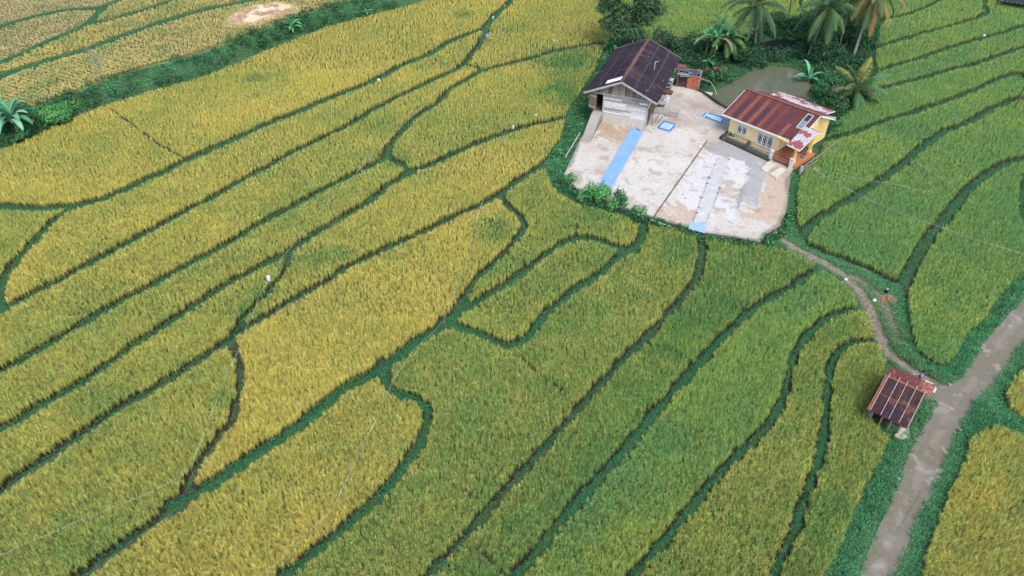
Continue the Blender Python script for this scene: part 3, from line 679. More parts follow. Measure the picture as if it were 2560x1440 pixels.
def local(fr, px, py, ax, val):
    o = np.array([0, 0, HC]); D = at(px, py, 0)-o; O = o-np.array([fr[0], fr[1], 0]); c, s = math.cos(fr[2]), math.sin(fr[2])
    O = np.array([O[0]*c+O[1]*s, -O[0]*s+O[1]*c, O[2]]); D = np.array([D[0]*c+D[1]*s, -D[0]*s+D[1]*c, D[2]])
    t = (val-O['xyz'.index(ax)])/D['xyz'.index(ax)]; return O+t*D
def toworld(fr, x, y): c, s = math.cos(fr[2]), math.sin(fr[2]); return (fr[0]+x*c-y*s, fr[1]+x*s+y*c)
def zat(px, py, y):
    k = (720-py)/F; dz = y*(k*CP-SP)/(CP+k*SP); z = HC+dz; Z = y*CP-dz*SP; return np.array([(px-1280)*Z/F, y, z]), Z
def root(name, fr, base, label, cat, group=None):
    e = empty(name, (fr[0], fr[1], base), fr[2]); tag(e, label, cat, group); e['_b'] = base; return e
def fin(e):
    b_ = e['_b']; del e['_b']
    for c in e.children: c.location.z = -b_ if c.get('_k') is None else c.location.z
def corr(name, a, b, c, d, colfn, mat, parent, pitch=.22, amp=.025, nv=24, thick=True):
    """corrugated sheet; a,b eave left,right; d,c ridge left,right; waves run up the slope. colfn(u,v)"""
    a, b, c, d = map(np.array, (a, b, c, d)); L = np.linalg.norm(b-a); n = int(L/pitch*4)
    nrm = np.cross(b-a, d-a); nrm = nrm/np.linalg.norm(nrm); nrm = nrm if nrm[2] > 0 else -nrm
    u = np.linspace(0, 1, n+1)[:, None]; v = np.linspace(0, 1, nv+1)[None, :]
    P = ((1-v)*(1-u))[..., None]*a+((1-v)*u)[..., None]*b+(v*u)[..., None]*c+(v*(1-u))[..., None]*d
    P = P+(np.sin(u*L/pitch*2*PI)*amp)[..., None]*nrm+((np.floor(v*3-.001)+0)*.008+(fbm(u*L+a[0], v*8+a[1], 2.0, 7)-.5)*.05)[..., None]*nrm
    U = np.broadcast_to(u, P.shape[:2]); Vv = np.broadcast_to(v, P.shape[:2])
    I = np.arange((n+1)*(nv+1)).reshape(n+1, nv+1); Q = np.stack([I[:-1, :-1], I[1:, :-1], I[1:, 1:], I[:-1, 1:]], -1).reshape(-1, 4)
    return npmesh(name, P.reshape(-1, 3), Q, colfn(U, Vv, L).reshape(-1, 3), mat, parent, True)

# ============================================================ wooden barn
BA = (11.277, 72.159, -.365); b0 = YZ
e = root('wooden_barn', BA, b0, 'weathered grey board barn with a dark purple-brown metal gable roof at the yard corner', 'barn')
RZ, EZ, A_, LB = 6.0, 4.25, 3.895, 12.557
def barnroof(side):
    def f(U, V, L):
        a = fbm(U*L, V*5, 1.6, 130+side, 4); st_ = fbm(U*L*6, V*2.2, 1.5, 134+side, 3)
        c = mixc((.022, .017, .027), (.036, .027, .038), a)
        c = mixc(c, (.075, .062, .078), smooth((st_-.62)*8)*.4)
        c = mixc(c, (.085, .052, .05), smooth((V-.90+(st_-.5)*.2)/.1)*.5)
        c = mixc(c, (.13, .10, .11), smooth((V-.70+(st_-.5)*.5)/.25)*smooth((st_-.5)*6)*.22)
        sp = vnoise(U*L*7, V*40, 1, 7); c = mixc(c, (.34, .29, .28), (sp > .955)*.6)
        c = mixc(c, (.10, .06, .05), smooth((fbm(U*L, V*5, .8, 140+side)-.66)*9)*.2)
        for vv in (.34, .66): c = mixc(c, (.14, .11, .12), (abs(V-vv-.003*np.sin(U*40)) < .010)*.5)
        return c
    return f
corr('roof', (A_, 0, EZ), (A_, LB, EZ), (0, LB, RZ), (0, 0, RZ), barnroof(0), M_tin, e, nv=48)
rl = corr('roof', (-A_, 0, EZ), (-A_, LB, EZ), (0, LB, RZ), (0, 0, RZ), barnroof(1), M_tin, e, nv=48)
rc = MB()
for k in range(8): rc.beam((0, k*LB/8-.02, RZ+.05), (0, (k+1)*LB/8, RZ+.05), .36, .05, np.array((.13, .075, .06))*(.8+.5*random.random()))
rc.build('ridge_cap', M_tin, e)
sk = MB(); t0_, t1_ = .05, .46
def slp(t): return (-A_*t, EZ+(RZ-EZ)*(1-t)+.13)
for (ta, tb) in ((t0_, t1_),):
    xa, za = slp(ta); xb, zb = slp(tb); sk.add([(xa, .45, za), (xa, 1.25, za), (xb, 1.25, zb), (xb, .45, zb), (xa, .45, za-.05), (xa, 1.25, za-.05), (xb, 1.25, zb-.05), (xb, .45, zb-.05)], [(0, 1, 2, 3), (4, 7, 6, 5), (0, 4, 5, 1), (1, 5, 6, 2), (2, 6, 7, 3), (3, 7, 4, 0)], (.85, .87, .9))
sk.build('skylight', M_cloth, e)
bb_ = MB()
for s in (-1, 1):
    bb_ = MB(); bb_.beam((0, -.06, RZ-.08), (s*A_*1.01, -.06, EZ-.09), .05, .20, (.34, .33, .33)); bb_.build('fascia', M_wood, e); bb_ = MB(); bb_.beam((0, LB+.06, RZ-.08), (s*A_*1.01, LB+.06, EZ-.09), .05, .20, (.25, .24, .24)); bb_.build('fascia', M_wood, e)
vp = MB(); xq, zq = 2.1, EZ+(RZ-EZ)*(1-2.1/A_); vp.tube([(xq, 6.3, zq-.05), (xq, 6.3, zq+.9), (xq+.15, 6.35, zq+1.0), (xq+.3, 6.35, zq+.9)], .035, (.6, .6, .6)); vp.build('vent_pipe', M_misc, e)
# front wall of boards with a doorway at the left
w = MB(); random.seed(3)
zz = 1.75
while zz < 4.2:
    h = .17+.06*random.random(); x = -1.82
    while x < 2.85:
        Lp = min(random.choice((1.9, 2.4, 2.9)), 2.85-x); 
        if 2.85-x-Lp < .5: Lp = 2.85-x
        g = random.choice((.25, .38, .48, .56, .62)); w.box((x+Lp/2, .70+.02*random.random(), zz+h/2), (Lp-.012, .035, h-.022), (g, g*.99, g*1.0), ry=(random.random()-.5)*.012); x += Lp
    zz += h
w.box((.5, .79, 3.0), (4.7, .05, 2.5), (.05, .045, .045)); w.build('wall', M_wood, e)
w = MB(); x = -3.4
while x < 3.4:      # vertical boards of the gable
    wd = .15+.08*random.random(); zt = RZ-.12-abs(x+wd/2)*(RZ-EZ)/A_; zb = 4.12
    if zt > zb+.05:
        g = random.choice((.10, .16, .22, .28)); w.box((x+wd/2, .62, (zt+zb)/2), (wd-.02, .03, zt-zb), (g*1.05, g*.95, g*.85))
    x += wd
w.box((0, .68, 4.6), (5.6, .03, .9), (.05, .04, .035)); w.box((0, .58, 4.10), (6.6, .09, .16), (.30, .29, .29)); w.build('gable', M_wood, e)
w = MB(); w.box((.52, .74, 1.3), (4.75, .16, 1.0), (.46, .45, .42)); w.box((.3, .66, 1.3), (.05, .03, .98), (.5, .49, .47)); w.box((-2.3, .75, 1.4), (1.1, .16, 1.2), (.25, .24, .22)); w.build('plinth', M_conc, e)
for sx in (-1, 1):
    w = MB(); y = .75
    while y < 12.1:
        wd = .22+.1*random.random(); c = (.16, .09, .06) if (sx > 0 and y > 2.2) else (.12, .10, .09); k = .6+.8*random.random()
        w.box((sx*2.86, y+wd/2, 2.6), (.04, wd-.02, 3.5), np.array(c)*k); y += wd
    w.build('wall', M_wood, e)
w = MB(); w.box((0, 12.1, 2.6), (5.7, .06, 3.5), (.13, .11, .10)); w.build('wall', M_wood, e)
w = MB()
for x in (-2.86, -1.87, 2.88): w = MB(); w.box((x, .66, 2.6), (.14, .14, 3.4), (.38, .37, .37)); w.build('post', M_wood, e)
w = MB(); w.beam((2.95, .6, 3.3), (3.25, .2, 4.3), .10, .10, (.5, .5, .5)); w.build('brace', M_wood, e); w = MB(); w.box((-2.36, .66, 4.15), (1.1, .12, .12), (.28, .27, .26)); w.build('brace', M_wood, e)
w = MB(); w.box((0, 0, 0), (.05, .95, 1.75), (.23, .16, .11)); 
for k in range(5): w.box((-.03, -.38+k*.19, 0), (.02, .02, 1.7), (.08, .06, .05))
w.box((-.035, 0, .6), (.03, .9, .12), (.40, .38, .36)); w.box((-.035, 0, -.6), (.03, .9, .12), (.40, .38, .36))
dr_ = w.build('door', M_wood, e); dr_.location = (-3.02, .35, 3.2-b0); dr_.rotation_euler = (0, 0, R(68)); dr_['_k'] = 1
w = MB(); w.add([(-2.95, .62, 2.0), (-1.85, .62, 2.0), (-1.9, -.3, 1.95), (-2.9, -.3, 1.95), (-1.75, -4.2, b0+.02), (-2.75, -4.3, b0+.02), (-2.95, .62, 0), (-1.85, .62, 0), (-1.75, -4.2, 0), (-2.75, -4.3, 0), (-1.9, -.3, 0), (-2.9, -.3, 0)],
    [(0, 3, 2, 1), (3, 5, 4, 2), (0, 6, 11, 3), (3, 11, 9, 5), (1, 2, 10, 7), (2, 4, 8, 10), (5, 9, 8, 4)], [(.34, .32, .28)]*4+[(.26, .25, .23)]*2+[(.10, .095, .09)]*6); w.build('ramp', M_conc, e)
w = MB(); w.box((-2.3, 6, 1.9), (1.0, 10.5, .1), (.16, .13, .1)); w.box((-1.75, 3.5, 3), (.05, 5, 2.4), (.06, .05, .045)); w.build('floor', M_wood, e)
for o in e.children:
    if o.get('_k') is None: o.location.z = -b0
    else: del o['_k']
del e['_b']
FOOT.append([toworld(BA, *q) for q in ((-3.1, -.2), (3.1, -.2), (3.1, 12.4), (-3.1, 12.4))])
def done(e, b_):
    for o in e.children:
        if o.get('_k') is None: o.location.z = -b_
        else: del o['_k']
    if '_b' in e: del e['_b']

# ============================================================ yellow house
HO = (21.939, 71.014, -.811); b0 = YZ
e = root('yellow_house', HO, b0, 'small yellow plastered house with a rust-red metal roof and a tiled corner porch', 'house')
ze, zr, a_, L_ = 2.96, 4.46, 3.93, 8.49
def houseroof(U, V, L):
    x = U*L; n = fbm(x, V*4, 1.0, 150, 4); st_ = fbm(x*5, V*1.6, 1.2, 153, 3)
    c = mixc((.130, .044, .046), (.088, .034, .042), n)
    band = np.zeros(U.shape)
    for cx, wd, k in ((.55, .35, .5), (1.85, .26, 1.), (3.0, .26, 1.), (4.15, .22, .85), (5.2, .12, .5)): band = np.maximum(band, np.clip(1-abs(x-cx)/wd*.8, 0, 1)*k)
    dark = np.zeros(U.shape)
    for cx, wd, k in ((1.25, .34, .9), (2.42, .32, 1.), (3.6, .30, .9), (4.7, .16, .5)): dark = np.maximum(dark, np.clip(1.25-abs(x-cx)/wd, 0, 1)*k)
    dark *= smooth((.86-V)*3)*(.6+.8*n); c = mixc(c, (.045, .032, .05), np.clip(dark*(.45+.9*st_), 0, .9))
    c = mixc(c, (.30, .11, .055), np.clip(band*(.3+.8*st_), 0, .55))
    c = mixc(c, (.50, .27, .15), (vnoise(x*9, V*60, 1, 9) > .93)*band*.8)
    c = mixc(c, (.06, .035, .05), smooth((fbm(x*3, V*9, 1.0, 157)-.64)*10)*(x > 4.5)*.6)
    c = mixc(c, (.34, .15, .08), smooth((V-.95)/.03)*.5+(abs(x-6.6) < .2)*(V < .45)*.4)
    return c
def houseroofb(U, V, L): return mixc(houseroof(U, V, L), (.16, .07, .06), np.full(U.shape, .5))
corr('roof', (0, 0, ze), (L_, 0, ze), (L_, a_, zr), (0, a_, zr), houseroof, M_tin, e, pitch=.2, nv=64)
corr('roof', (0, 2*a_, ze), (L_, 2*a_, ze), (L_, a_, zr), (0, a_, zr), houseroofb, M_tin, e, pitch=.2, nv=24)
w = MB(); w.beam((-.03, a_, zr+.05), (L_+.03, a_, zr+.05), .34, .05, (.20, .09, .07)); w.build('ridge_cap', M_tin, e)
w = MB(); w.beam((-.05, -.05, ze-.07), (L_-.7, -.05, ze-.07), .05, .17, (.72, .73, .74)); 
for xx in (-.04, L_+.04):
    w.beam((xx, -.02, ze-.07), (xx, a_, zr-.06), .05, .15, (.62, .58, .57)); w.beam((xx, 2*a_, ze-.07), (xx, a_, zr-.06), .05, .15, (.55, .5, .5))
w.build('fascia', M_misc, e)
YEL = (.95, .76, .40)
def wallbox(mb, x0, x1, y0, y1, z0, z1, c=YEL): mb.box(((x0+x1)/2, (y0+y1)/2, (z0+z1)/2), (x1-x0, y1-y0, z1-z0), c)
# front wall built round its windows
def pierced(mb, x0, x1, z0, z1, holes, y0, y1, c=YEL):
    xs_ = sorted({x0, x1, *[h[0] for h in holes], *[h[1] for h in holes]})
    for k in range(len(xs_)-1):
        xa, xb = xs_[k], xs_[k+1]; hs = [h for h in holes if h[0] <= xa and h[1] >= xb]
        if hs: h = hs[0]; wallbox(mb, xa, xb, y0, y1, z0, h[2], c); wallbox(mb, xa, xb, y0, y1, h[3], z1, c)
        else: wallbox(mb, xa, xb, y0, y1, z0, z1, c)
w = MB(); holes = [(1.70, 2.82, 1.30, 2.15), (4.12, 5.86, .95+.05, 2.15)]
pierced(w, .7, 6.4, b0-.1, 2.95, holes, .6, .75); w.build('wall', M_wall, e)
w = MB(); wallbox(w, .7, .85, .75, 7.2, b0-.1, 3.1); wallbox(w, .85, 6.4, 7.05, 7.2, b0-.1, 3.1); w.build('wall', M_wall, e)
w = MB(); wallbox(w, 6.4, 6.55, .6, 1.35, b0-.1, 3.1); wallbox(w, 6.4, 6.55, 1.35, 2.1, b0-.1, 1.3); wallbox(w, 6.4, 6.55, 1.35, 2.1, 2.2, 3.1); wallbox(w, 6.4, 6.55, 2.1, 2.7, b0-.1, 3.1); wallbox(w, 6.4, 8.2, 4.0, 4.15, b0-.1, 3.6, (.78, .56, .22)); wallbox(w, 8.05, 8.2, 4.15, 7.2, b0-.1, 3.2, (.78, .56, .22)); wallbox(w, 6.4, 6.55, 2.7, 4.0, 2.9, 3.3); w.build('wall', M_wall, e)
w = MB(); wallbox(w, 6.45, 6.50, 2.72, 3.98, b0, 2.9, (.13, .07, .045)); w.build('door', M_wood, e)
w = MB()
for xx in (.78, 8.1):
    w.add([(xx-.07, .7, 3.05), (xx-.07, 7.1, 3.05), (xx-.07, a_, zr-.12), (xx+.07, .7, 3.05), (xx+.07, 7.1, 3.05), (xx+.07, a_, zr-.12)], [(0, 2, 1), (3, 4, 5), (0, 3, 5, 2), (1, 2, 5, 4)], YEL)
w.build('gable', M_wall, e)
def window(x0, x1, z0, z1, n, y=.58, rot=None, par=None):
    f = MB(); W_ = (.80, .82, .84); 
    f.box(((x0+x1)/2, y, z1+.03), (x1-x0+.16, .10, .09), W_); f.box(((x0+x1)/2, y, z0-.03), (x1-x0+.16, .14, .09), W_)
    step = (x1-x0)/n
    for k in range(n+1): f.box((x0+k*step, y, (z0+z1)/2), (.11, .10, z1-z0), W_)
    for k in range(n):
        xc = x0+(k+.5)*step; hw = step/2-.055
        for zz in (.20, .80): f.box((xc, y, z0+(z1-z0)*zz), (hw*2, .05, .035), W_)
        for dx_ in (-hw*.42, hw*.42): f.box((xc+dx_, y, (z0+z1)/2), (.03, .05, z1-z0), W_)
    o = f.build('window', M_misc, par or e); g = MB()
    for k in range(n): xc = x0+(k+.5)*step; g.box((xc, y+.03, (z0+z1)/2), (step-.11, .02, z1-z0-.01), (.03, .03, .05))
    gl = g.build('pane', M_glass, o); return o
window(1.70, 2.82, 1.30, 2.15, 2); window(4.12, 5.86, 1.0, 2.15, 3)
o = window(-.36, .36, 1.3, 2.2, 2, 0); o.rotation_euler = (0, 0, PI/2); o.location = (6.60, 1.73, -b0); o['_k'] = 1
w = MB(); w.box((7.95, .95, b0+.02), (3.0, 3.9, .36), (.44, .16, .08)); 
w.build('porch_floor', M_wall, e)
w = MB()
for (cx, cy) in ((8.95, -.55), (9.0, 2.45)):
    w.box((cx, cy, 2.0), (.22, .22, 2.0), (.80, .58, .20)); w.box((cx, cy, 1.25), (.34, .34, .2), (.80, .58, .20))
w.beam((8.95, -.55, 2.82), (9.0, 2.45, 2.82), .14, .16, (.76, .56, .2)); w.beam((6.5, -.1, 2.85), (8.95, -.55, 2.85), .14, .14, (.76, .56, .2)); w.build('column', M_wall, e)
def patch(seed, frac, vert=False):
    def f(U, V, L):
        n = fbm(U*L*.9, V*3.0, .75, seed, 3); st_ = fbm(U*L*5, V*2.5, .8, seed+2, 2)
        c = mixc((.47, .46, .49), (.38, .35, .38), st_); red = mixc((.22, .055, .075), (.30, .12, .11), st_)
        k = smooth((frac-n*(1 if not vert else 1)+(V-.5)*(-.18 if not vert else -.25)+(st_-.5)*.22)*22); return mixc(c, red, k)
    return f
corr('porch_roof', (8.12, -1.0, 2.98), (9.55, -1.15, 2.93), (9.5, 1.9, 3.72), (7.95, 2.1, 3.78), patch(160, .50, True), M_tin, e, pitch=.14, nv=40)
corr('porch_roof', (8.1, 3.7, 3.05), (9.5, 3.6, 2.95), (9.5, 1.9, 3.72), (7.95, 2.1, 3.78), patch(165, .42), M_tin, e, pitch=.14, nv=30)
w = MB(); w.beam((9.56, -1.12, 2.9), (9.52, 1.9, 3.69), .05, .13, (.62, .55, .56)); w.beam((9.5, 3.6, 2.92), (9.52, 1.9, 3.69), .05, .13, (.66, .62, .62)); w.beam((8.1, -1.03, 2.94), (9.55, -1.18, 2.89), .05, .12, (.7, .68, .68)); w.build('porch_fascia', M_misc, e)
corr('lean_to_roof', (1.25, 9.5, 2.85), (7.6, 9.4, 2.8), (7.5, 7.0, 3.25), (1.2, 7.0, 3.3), patch(170, .47), M_tin, e, pitch=.16, nv=40)
w = MB(); wallbox(w, 1.6, 7.2, 9.0, 9.12, -.2, 2.75, (.42, .38, .30)); wallbox(w, 7.1, 7.22, 7.2, 9.0, -.2, 2.9, (.42, .38, .30)); wallbox(w, 1.6, 1.72, 7.2, 9.0, -.2, 2.9, (.42, .38, .30)); w.build('lean_to_wall', M_wall, e)
w = MB(); w.beam((7.6, 6.95, 3.22), (7.65, 9.4, 2.76), .05, .13, (.6, .58, .58)); w.build('lean_to_fascia', M_misc, e); w = MB(); w.beam((L_+.05, 4.3, 4.22), (L_+.75, 5.9, 3.62), .30, .05, (.62, .64, .66)); w.build('gutter', M_misc, e)
# raised skylight in the front slope
def on(x, y, dz=0): return (x, y, ze+(zr-ze)*y/a_+dz)
w = MB(); q = [(7.5, 2.15), (8.05, 2.15), (7.35, 3.35), (6.85, 3.35)]
q = [on(7.42, 1.55, .10), on(8.02, 1.55, .10), on(8.02, 3.45, .16), on(7.42, 3.45, .16)]
for k in range(4): w.beam(q[k], q[(k+1) % 4], .06, .12, (.42, .46, .50))
skf = w.build('skylight', M_misc, e)
w = MB(); w.add([on(7.44, 1.57, .10), on(8.0, 1.57, .10), on(8.0, 2.6, .13), on(7.44, 2.6, .13)], [(0, 1, 2, 3)], (.17, .22, .25)); w.add([on(7.44, 2.6, .10), on(8.0, 2.6, .10), on(8.0, 3.43, .12), on(7.44, 3.43, .12)], [(0, 1, 2, 3)], (.03, .035, .04)); w.build('pane', M_misc, skf)
done(e, b0)
FOOT.append([toworld(HO, *q) for q in ((.4, .3), (9.6, -.9), (9.6, 3), (8.4, 7.4), (7.4, 9.4), (1.4, 9.4), (.4, 7.4))])

# garden wall, gate, slabs in front of the house
e = root('garden_wall', HO, b0, 'low mossy black garden wall with stubby planters along the front of the yellow house', 'garden wall')
def hl(X, Y, z): return tuple(local(HO, 1760+X/5.142, 180+Y/5.142, 'z', z)[:2])
p0 = hl(205, 858, b0); p1 = hl(835, 1150, b0)
w = MB(); w.beam((*p0, b0+.12), (*p1, b0+.12), .22, .26, (.055, .055, .048)); w.beam((p0[0]+.1, p0[1]+.32, b0+.22), (p1[0], p1[1]+.34, b0+.22), .12, .42, (.16, .16, .12)); w.beam(p0+(b0+.12,), (.7, .55, b0+.12), .16, .26, (.07, .07, .06)); w.build('coping', M_conc, e)
for X, Y in ((262, 850), (562, 970)):
    c = hl(X, Y, b0+.3); w = MB(); w.box((c[0], c[1], b0+.35), (.34, .34, .7), (.12, .115, .10), top=.9); w.box((c[0], c[1], b0+.72), (.42, .42, .08), (.09, .085, .075)); w.build('pillar', M_conc, e)
done(e, b0)
e = root('flower_bed', HO, b0, 'strip of dry soil and pale moss between the garden wall and the yellow house', 'flower bed')
w = MB(); w.box((3.5, .12, b0+.06), (5.6, .85, .14), (.30, .27, .17)); w.build('soil', M_ground, e); done(e, b0)
GP = [hl(850, 1130, b0), hl(1105, 1240, b0)]
for k, (c, nm) in enumerate(zip(GP, ('white flaking gate pillar at the left end of the iron gate', 'white flaking gate pillar at the right end of the iron gate, next to the porch column'))):
    e = root('gate_pillar', HO, b0, nm, 'gate pillar', 'flaking pillars of the iron gate'); w = MB(); w.box((*c, b0+.5), (.30, .30, 1.0), (.55, .56, .57)); w.build('shaft', M_conc, e); w = MB(); w.box((*c, b0+1.03), (.38, .38, .08), (.48, .49, .50)); w.build('cap', M_conc, e); done(e, b0)
e = root('iron_gate', HO, b0, 'dark iron bar gate standing between two white pillars before the porch', 'gate')
w = MB(); a = np.array(GP[0]); b = np.array(GP[1]); 
for zz in (.12, .5, .88): w.beam((*(a+(b-a)*.08), b0+zz), (*(a+(b-a)*.92), b0+zz), .035, .035, (.05, .045, .05))
w.build('rail', M_misc, e); w = MB()
for k in range(17): c = a+(b-a)*(.08+.84*k/16); w.box((*c, b0+.5), (.02, .02, .84+.1*math.sin(k*PI/16)), (.05, .045, .05))
w.build('bars', M_misc, e); done(e, b0)
for (pts, nm) in (([(1921,404),(1939,411),(1916,431.5),(1902,422)], 'weathered concrete slab bridging the gutter, the left one of two'), ([(1951,417),(1966,424),(1941,446),(1925,435.5)], 'weathered concrete slab bridging the gutter, the right one of two')):
    w = MB(); w.prism(P2(pts, YZ+.1), YZ+.01, YZ+.13, (.52, .48, .41)); tag(w.build('concrete_slab', M_conc), nm, 'slab', 'slabs over the gutter at the gate')
e = root('side_fence', HO, .3, 'leaning grey wooden fence along the right side of the porch', 'fence')
c0 = np.array(hl(1222, 1290, .5)); c1 = np.array(hl(1530, 905, .5)); c0 += (.15, 0); c1 += (1.3, 0)
w = MB()
for zz in (.55, 1.0): w.tube([(*(c0+(c1-c0)*t), zz+.08*math.sin(t*9)) for t in np.linspace(0, 1, 7)], .035, (.33, .32, .30))
w.build('rail', M_wood, e); w = MB()
for k in range(15):
    c = c0+(c1-c0)*(k/14); w.box((*c, .62), (.07, .05, .95+.2*random.random()), np.array((.20, .19, .17))*(.6+.8*random.random()), rx=(random.random()-.5)*.2)
w.build('pickets', M_wood, e); w = MB(); w.box((*c0, .6), (.22, .22, 1.25), (.40, .40, .40)); w.build('post', M_conc, e); done(e, .3)
# wicker chair on the porch and a pot
e = root('porch_chair', HO, YZ, 'dark wicker armchair on the orange porch floor', 'chair'); zf = YZ+.2
w = MB(); w.box((8.45, 1.9, zf+.4), (.5, .5, .07), (.10, .08, .06)); w.build('seat', M_wood, e)
w = MB(); w.box((8.20, 1.9, zf+.66), (.06, .5, .5), (.10, .08, .06), ry=-.15); w.box((8.45, 1.64, zf+.55), (.5, .05, .05), (.10, .08, .06)); w.box((8.45, 2.16, zf+.55), (.5, .05, .05), (.10, .08, .06)); w.build('backrest', M_wood, e)
for dx_, dy_ in ((-.22, -.22), (.22, -.22), (.22, .22), (-.22, .22)):
    w = MB(); w.box((8.45+dx_, 1.9+dy_, zf+.2), (.05, .05, .4), (.08, .06, .05)); w.build('leg', M_wood, e)
done(e, YZ)
e = root('flower_pot', HO, YZ, 'round grey flower pot at the far edge of the porch floor', 'flower pot')
w = MB(); w.tube([(9.1, 1.2, YZ+.2), (9.1, 1.2, YZ+.38), (9.1, 1.2, YZ+.42)], [.14, .2, .22], (.25, .25, .24), 12); w.build('pot', M_conc, e); 
w = MB()
for k in range(26):
    an = k*2.4; r_ = .05+.2*random.random(); w.add([(9.1, 1.2, YZ+.4), (9.1+math.cos(an)*r_*.6-.03, 1.2+math.sin(an)*r_*.6, YZ+.62), (9.1+math.cos(an)*r_*1.3, 1.2+math.sin(an)*r_*1.3, YZ+.58), (9.1+math.cos(an)*r_*.6+.03, 1.2+math.sin(an)*r_*.6, YZ+.62)], [(0, 1, 2, 3)], (.05, .14, .05))
w.build('leaves', M_leaf, e); done(e, YZ)

# ============================================================ rusty roadside hut
HU = (24.713, 34.113, -.674); b0 = .3
e = root('rusty_hut', HU, b0, 'small open hut with a rusty dark red sheet roof beside the road', 'hut')
def hutroof(U, V, L):
    x = U*L; n = fbm(x, V*3, .7, 180, 4); st_ = fbm(x*8, V*2, .9, 183, 3)
    c = mixc((.028, .02, .03), (.065, .034, .036), n); c = mixc(c, (.12, .05, .038), smooth((st_-.5)*4)*.45); c = mixc(c, (.22, .11, .09), smooth((n-.55)*6)*.4*(V < .6))
    c = mixc(c, (.03, .028, .04), smooth((.5-n)*4)*.6*((V > .05) & (V < .45)))
    c = mixc(c, (.34, .16, .075), (V > .965)*.8+(abs(V-.5) < .012)*.35)
    c = mixc(c, mixc((.30, .12, .07), (.24, .09, .06), st_), (x < .20)*.9); c = mixc(c, (.34, .15, .08), (x > 2.42)*.7)
    return c
def huttop(U, V, L):
    x = U*L; n = fbm(x, V*2, .6, 190, 4); st_ = fbm(x*6, V*2, .8, 193, 3)
    c = mixc((.16, .052, .054), (.11, .04, .048), n); c = mixc(c, (.42, .14, .06), smooth((x-1.9)*4)*smooth((st_-.3)*4)*.6); c = mixc(c, (.33, .13, .07), smooth((st_-.62)*6)*.5)
    c = mixc(c, (.62, .55, .5), (x > 2.2)*(vnoise(x*20, V*25, 1) > .72)*.5); return c
Ax = -3.24
corr('roof', (0, Ax, 1.92), (2.53, Ax, 1.90), (2.53, 0, 2.45), (0, 0, 2.45), hutroof, M_tin, e, pitch=.09, amp=.012, nv=50)
corr('roof', (0, 1.24, 2.28), (2.85, 1.24, 2.28), (2.85, -.12, 2.40), (0, -.12, 2.40), huttop, M_tin, e, pitch=.09, amp=.012, nv=24)
w = MB(); w.box((2.93, .75, 2.31), (.13, .55, .03), (.50, .48, .48)); w.box((2.45, 1.22, 2.33), (.5, .05, .03), (.68, .62, .58)); w.build('trim', M_misc, e)
for x in (.20, .83, 1.34, 1.94, 2.49):
    w = MB(); w.beam((x, Ax+.02, 1.99), (x, .22 if x < 2.3 else .16, 2.53), .035, .03, (.46, .35, .32)); w.build('batten', M_wood, e)
for x in (.35, .98, 1.55, 2.14):
    w = MB(); w.box((x, -2.5, 1.08), (.10, .08, 1.75), (.26, .28, .29)); w.build('post', M_wood, e)
w = MB(); w.box((.22, -2.45, 1.08), (.06, .3, 1.75), (.22, .24, .25)); w.beam((.2, -2.55, 1.88), (2.4, -2.6, 1.86), .08, .08, (.32, .33, .33)); w.beam((.3, 1.1, 2.2), (2.6, 1.1, 2.2), .08, .08, (.2, .15, .12)); w.beam((.3, 0, 2.37), (2.6, 0, 2.37), .08, .08, (.2, .15, .12)); w.build('beam', M_wood, e)
for x in (.3, 2.4):
    for y in (1.0, -.8): w = MB(); w.box((x, y, 1.2), (.1, .1, 2.1), (.2, .16, .13)); w.build('post', M_wood, e)
w = MB(); w.box((1.3, -1.7, 1.05), (2.1, .05, 1.6), (.12, .035, .035)); w.box((2.38, -.4, 1.1), (.04, 2.7, 1.6), (.16, .06, .045)); w.box((.24, -.4, 1.1), (.04, 2.7, 1.6), (.12, .045, .04)); w.build('wall', M_tin, e)
w = MB(); w.box((1.3, -.6, .62), (2.0, 1.8, .08), (.24, .19, .14)); w.build('platform', M_wood, e)
done(e, b0); FOOT.append([toworld(HU, *q) for q in ((.1, -2.5), (2.5, -2.5), (2.5, 1.0), (.1, 1.0))])
w = MB(); w.prism([toworld(HU, *q) for q in ((2.05, -2.75), (2.45, -2.85), (2.85, -2.3), (2.65, -1.6), (2.2, -1.8))], .2, .44, (.44, .40, .34)); tag(w.build('concrete_block', M_conc), 'broken pale concrete block at the lower corner of the rusty hut', 'concrete block')

# ============================================================ outhouse and clutter beside the barn
OH = (at(1690, 217, YZ)[0], at(1690, 217, YZ)[1], -.30)
e = root('brick_outhouse', OH, YZ, 'tiny brick outhouse with a sagging dark sheet roof right behind the barn', 'shed')
w = MB()
for k in range(14):
    for j in range(5):
        if j < 1.9 and False: pass
        w.box((1.25+j*.26+(.13 if k % 2 else 0), 0, YZ+.06+k*.11), (.25, .14, .10), np.array((.36, .13, .08))*(.7+.6*random.random()))
w.box((1.85, .09, YZ+.8), (1.45, .05, 1.55), (.24, .12, .09)); w.build('wall', M_conc, e)
w = MB(); w.box((2.55, .9, YZ+.8), (.12, 1.8, 1.6), (.30, .26, .23)); w.box((.05, .9, YZ+.9), (.12, 1.8, 1.8), (.28, .12, .07)); w.box((1.3, 1.8, YZ+.8), (2.6, .12, 1.6), (.26, .14, .10)); w.build('wall', M_conc, e)
w = MB(); w.box((.6, .25, YZ+.8), (1.0, .05, 1.5), (.06, .05, .055)); 
for k in range(5): w.box((.2+k*.2, .2, YZ+.75), (.03, .04, 1.4), (.16, .13, .12))
w.build('door', M_wood, e)
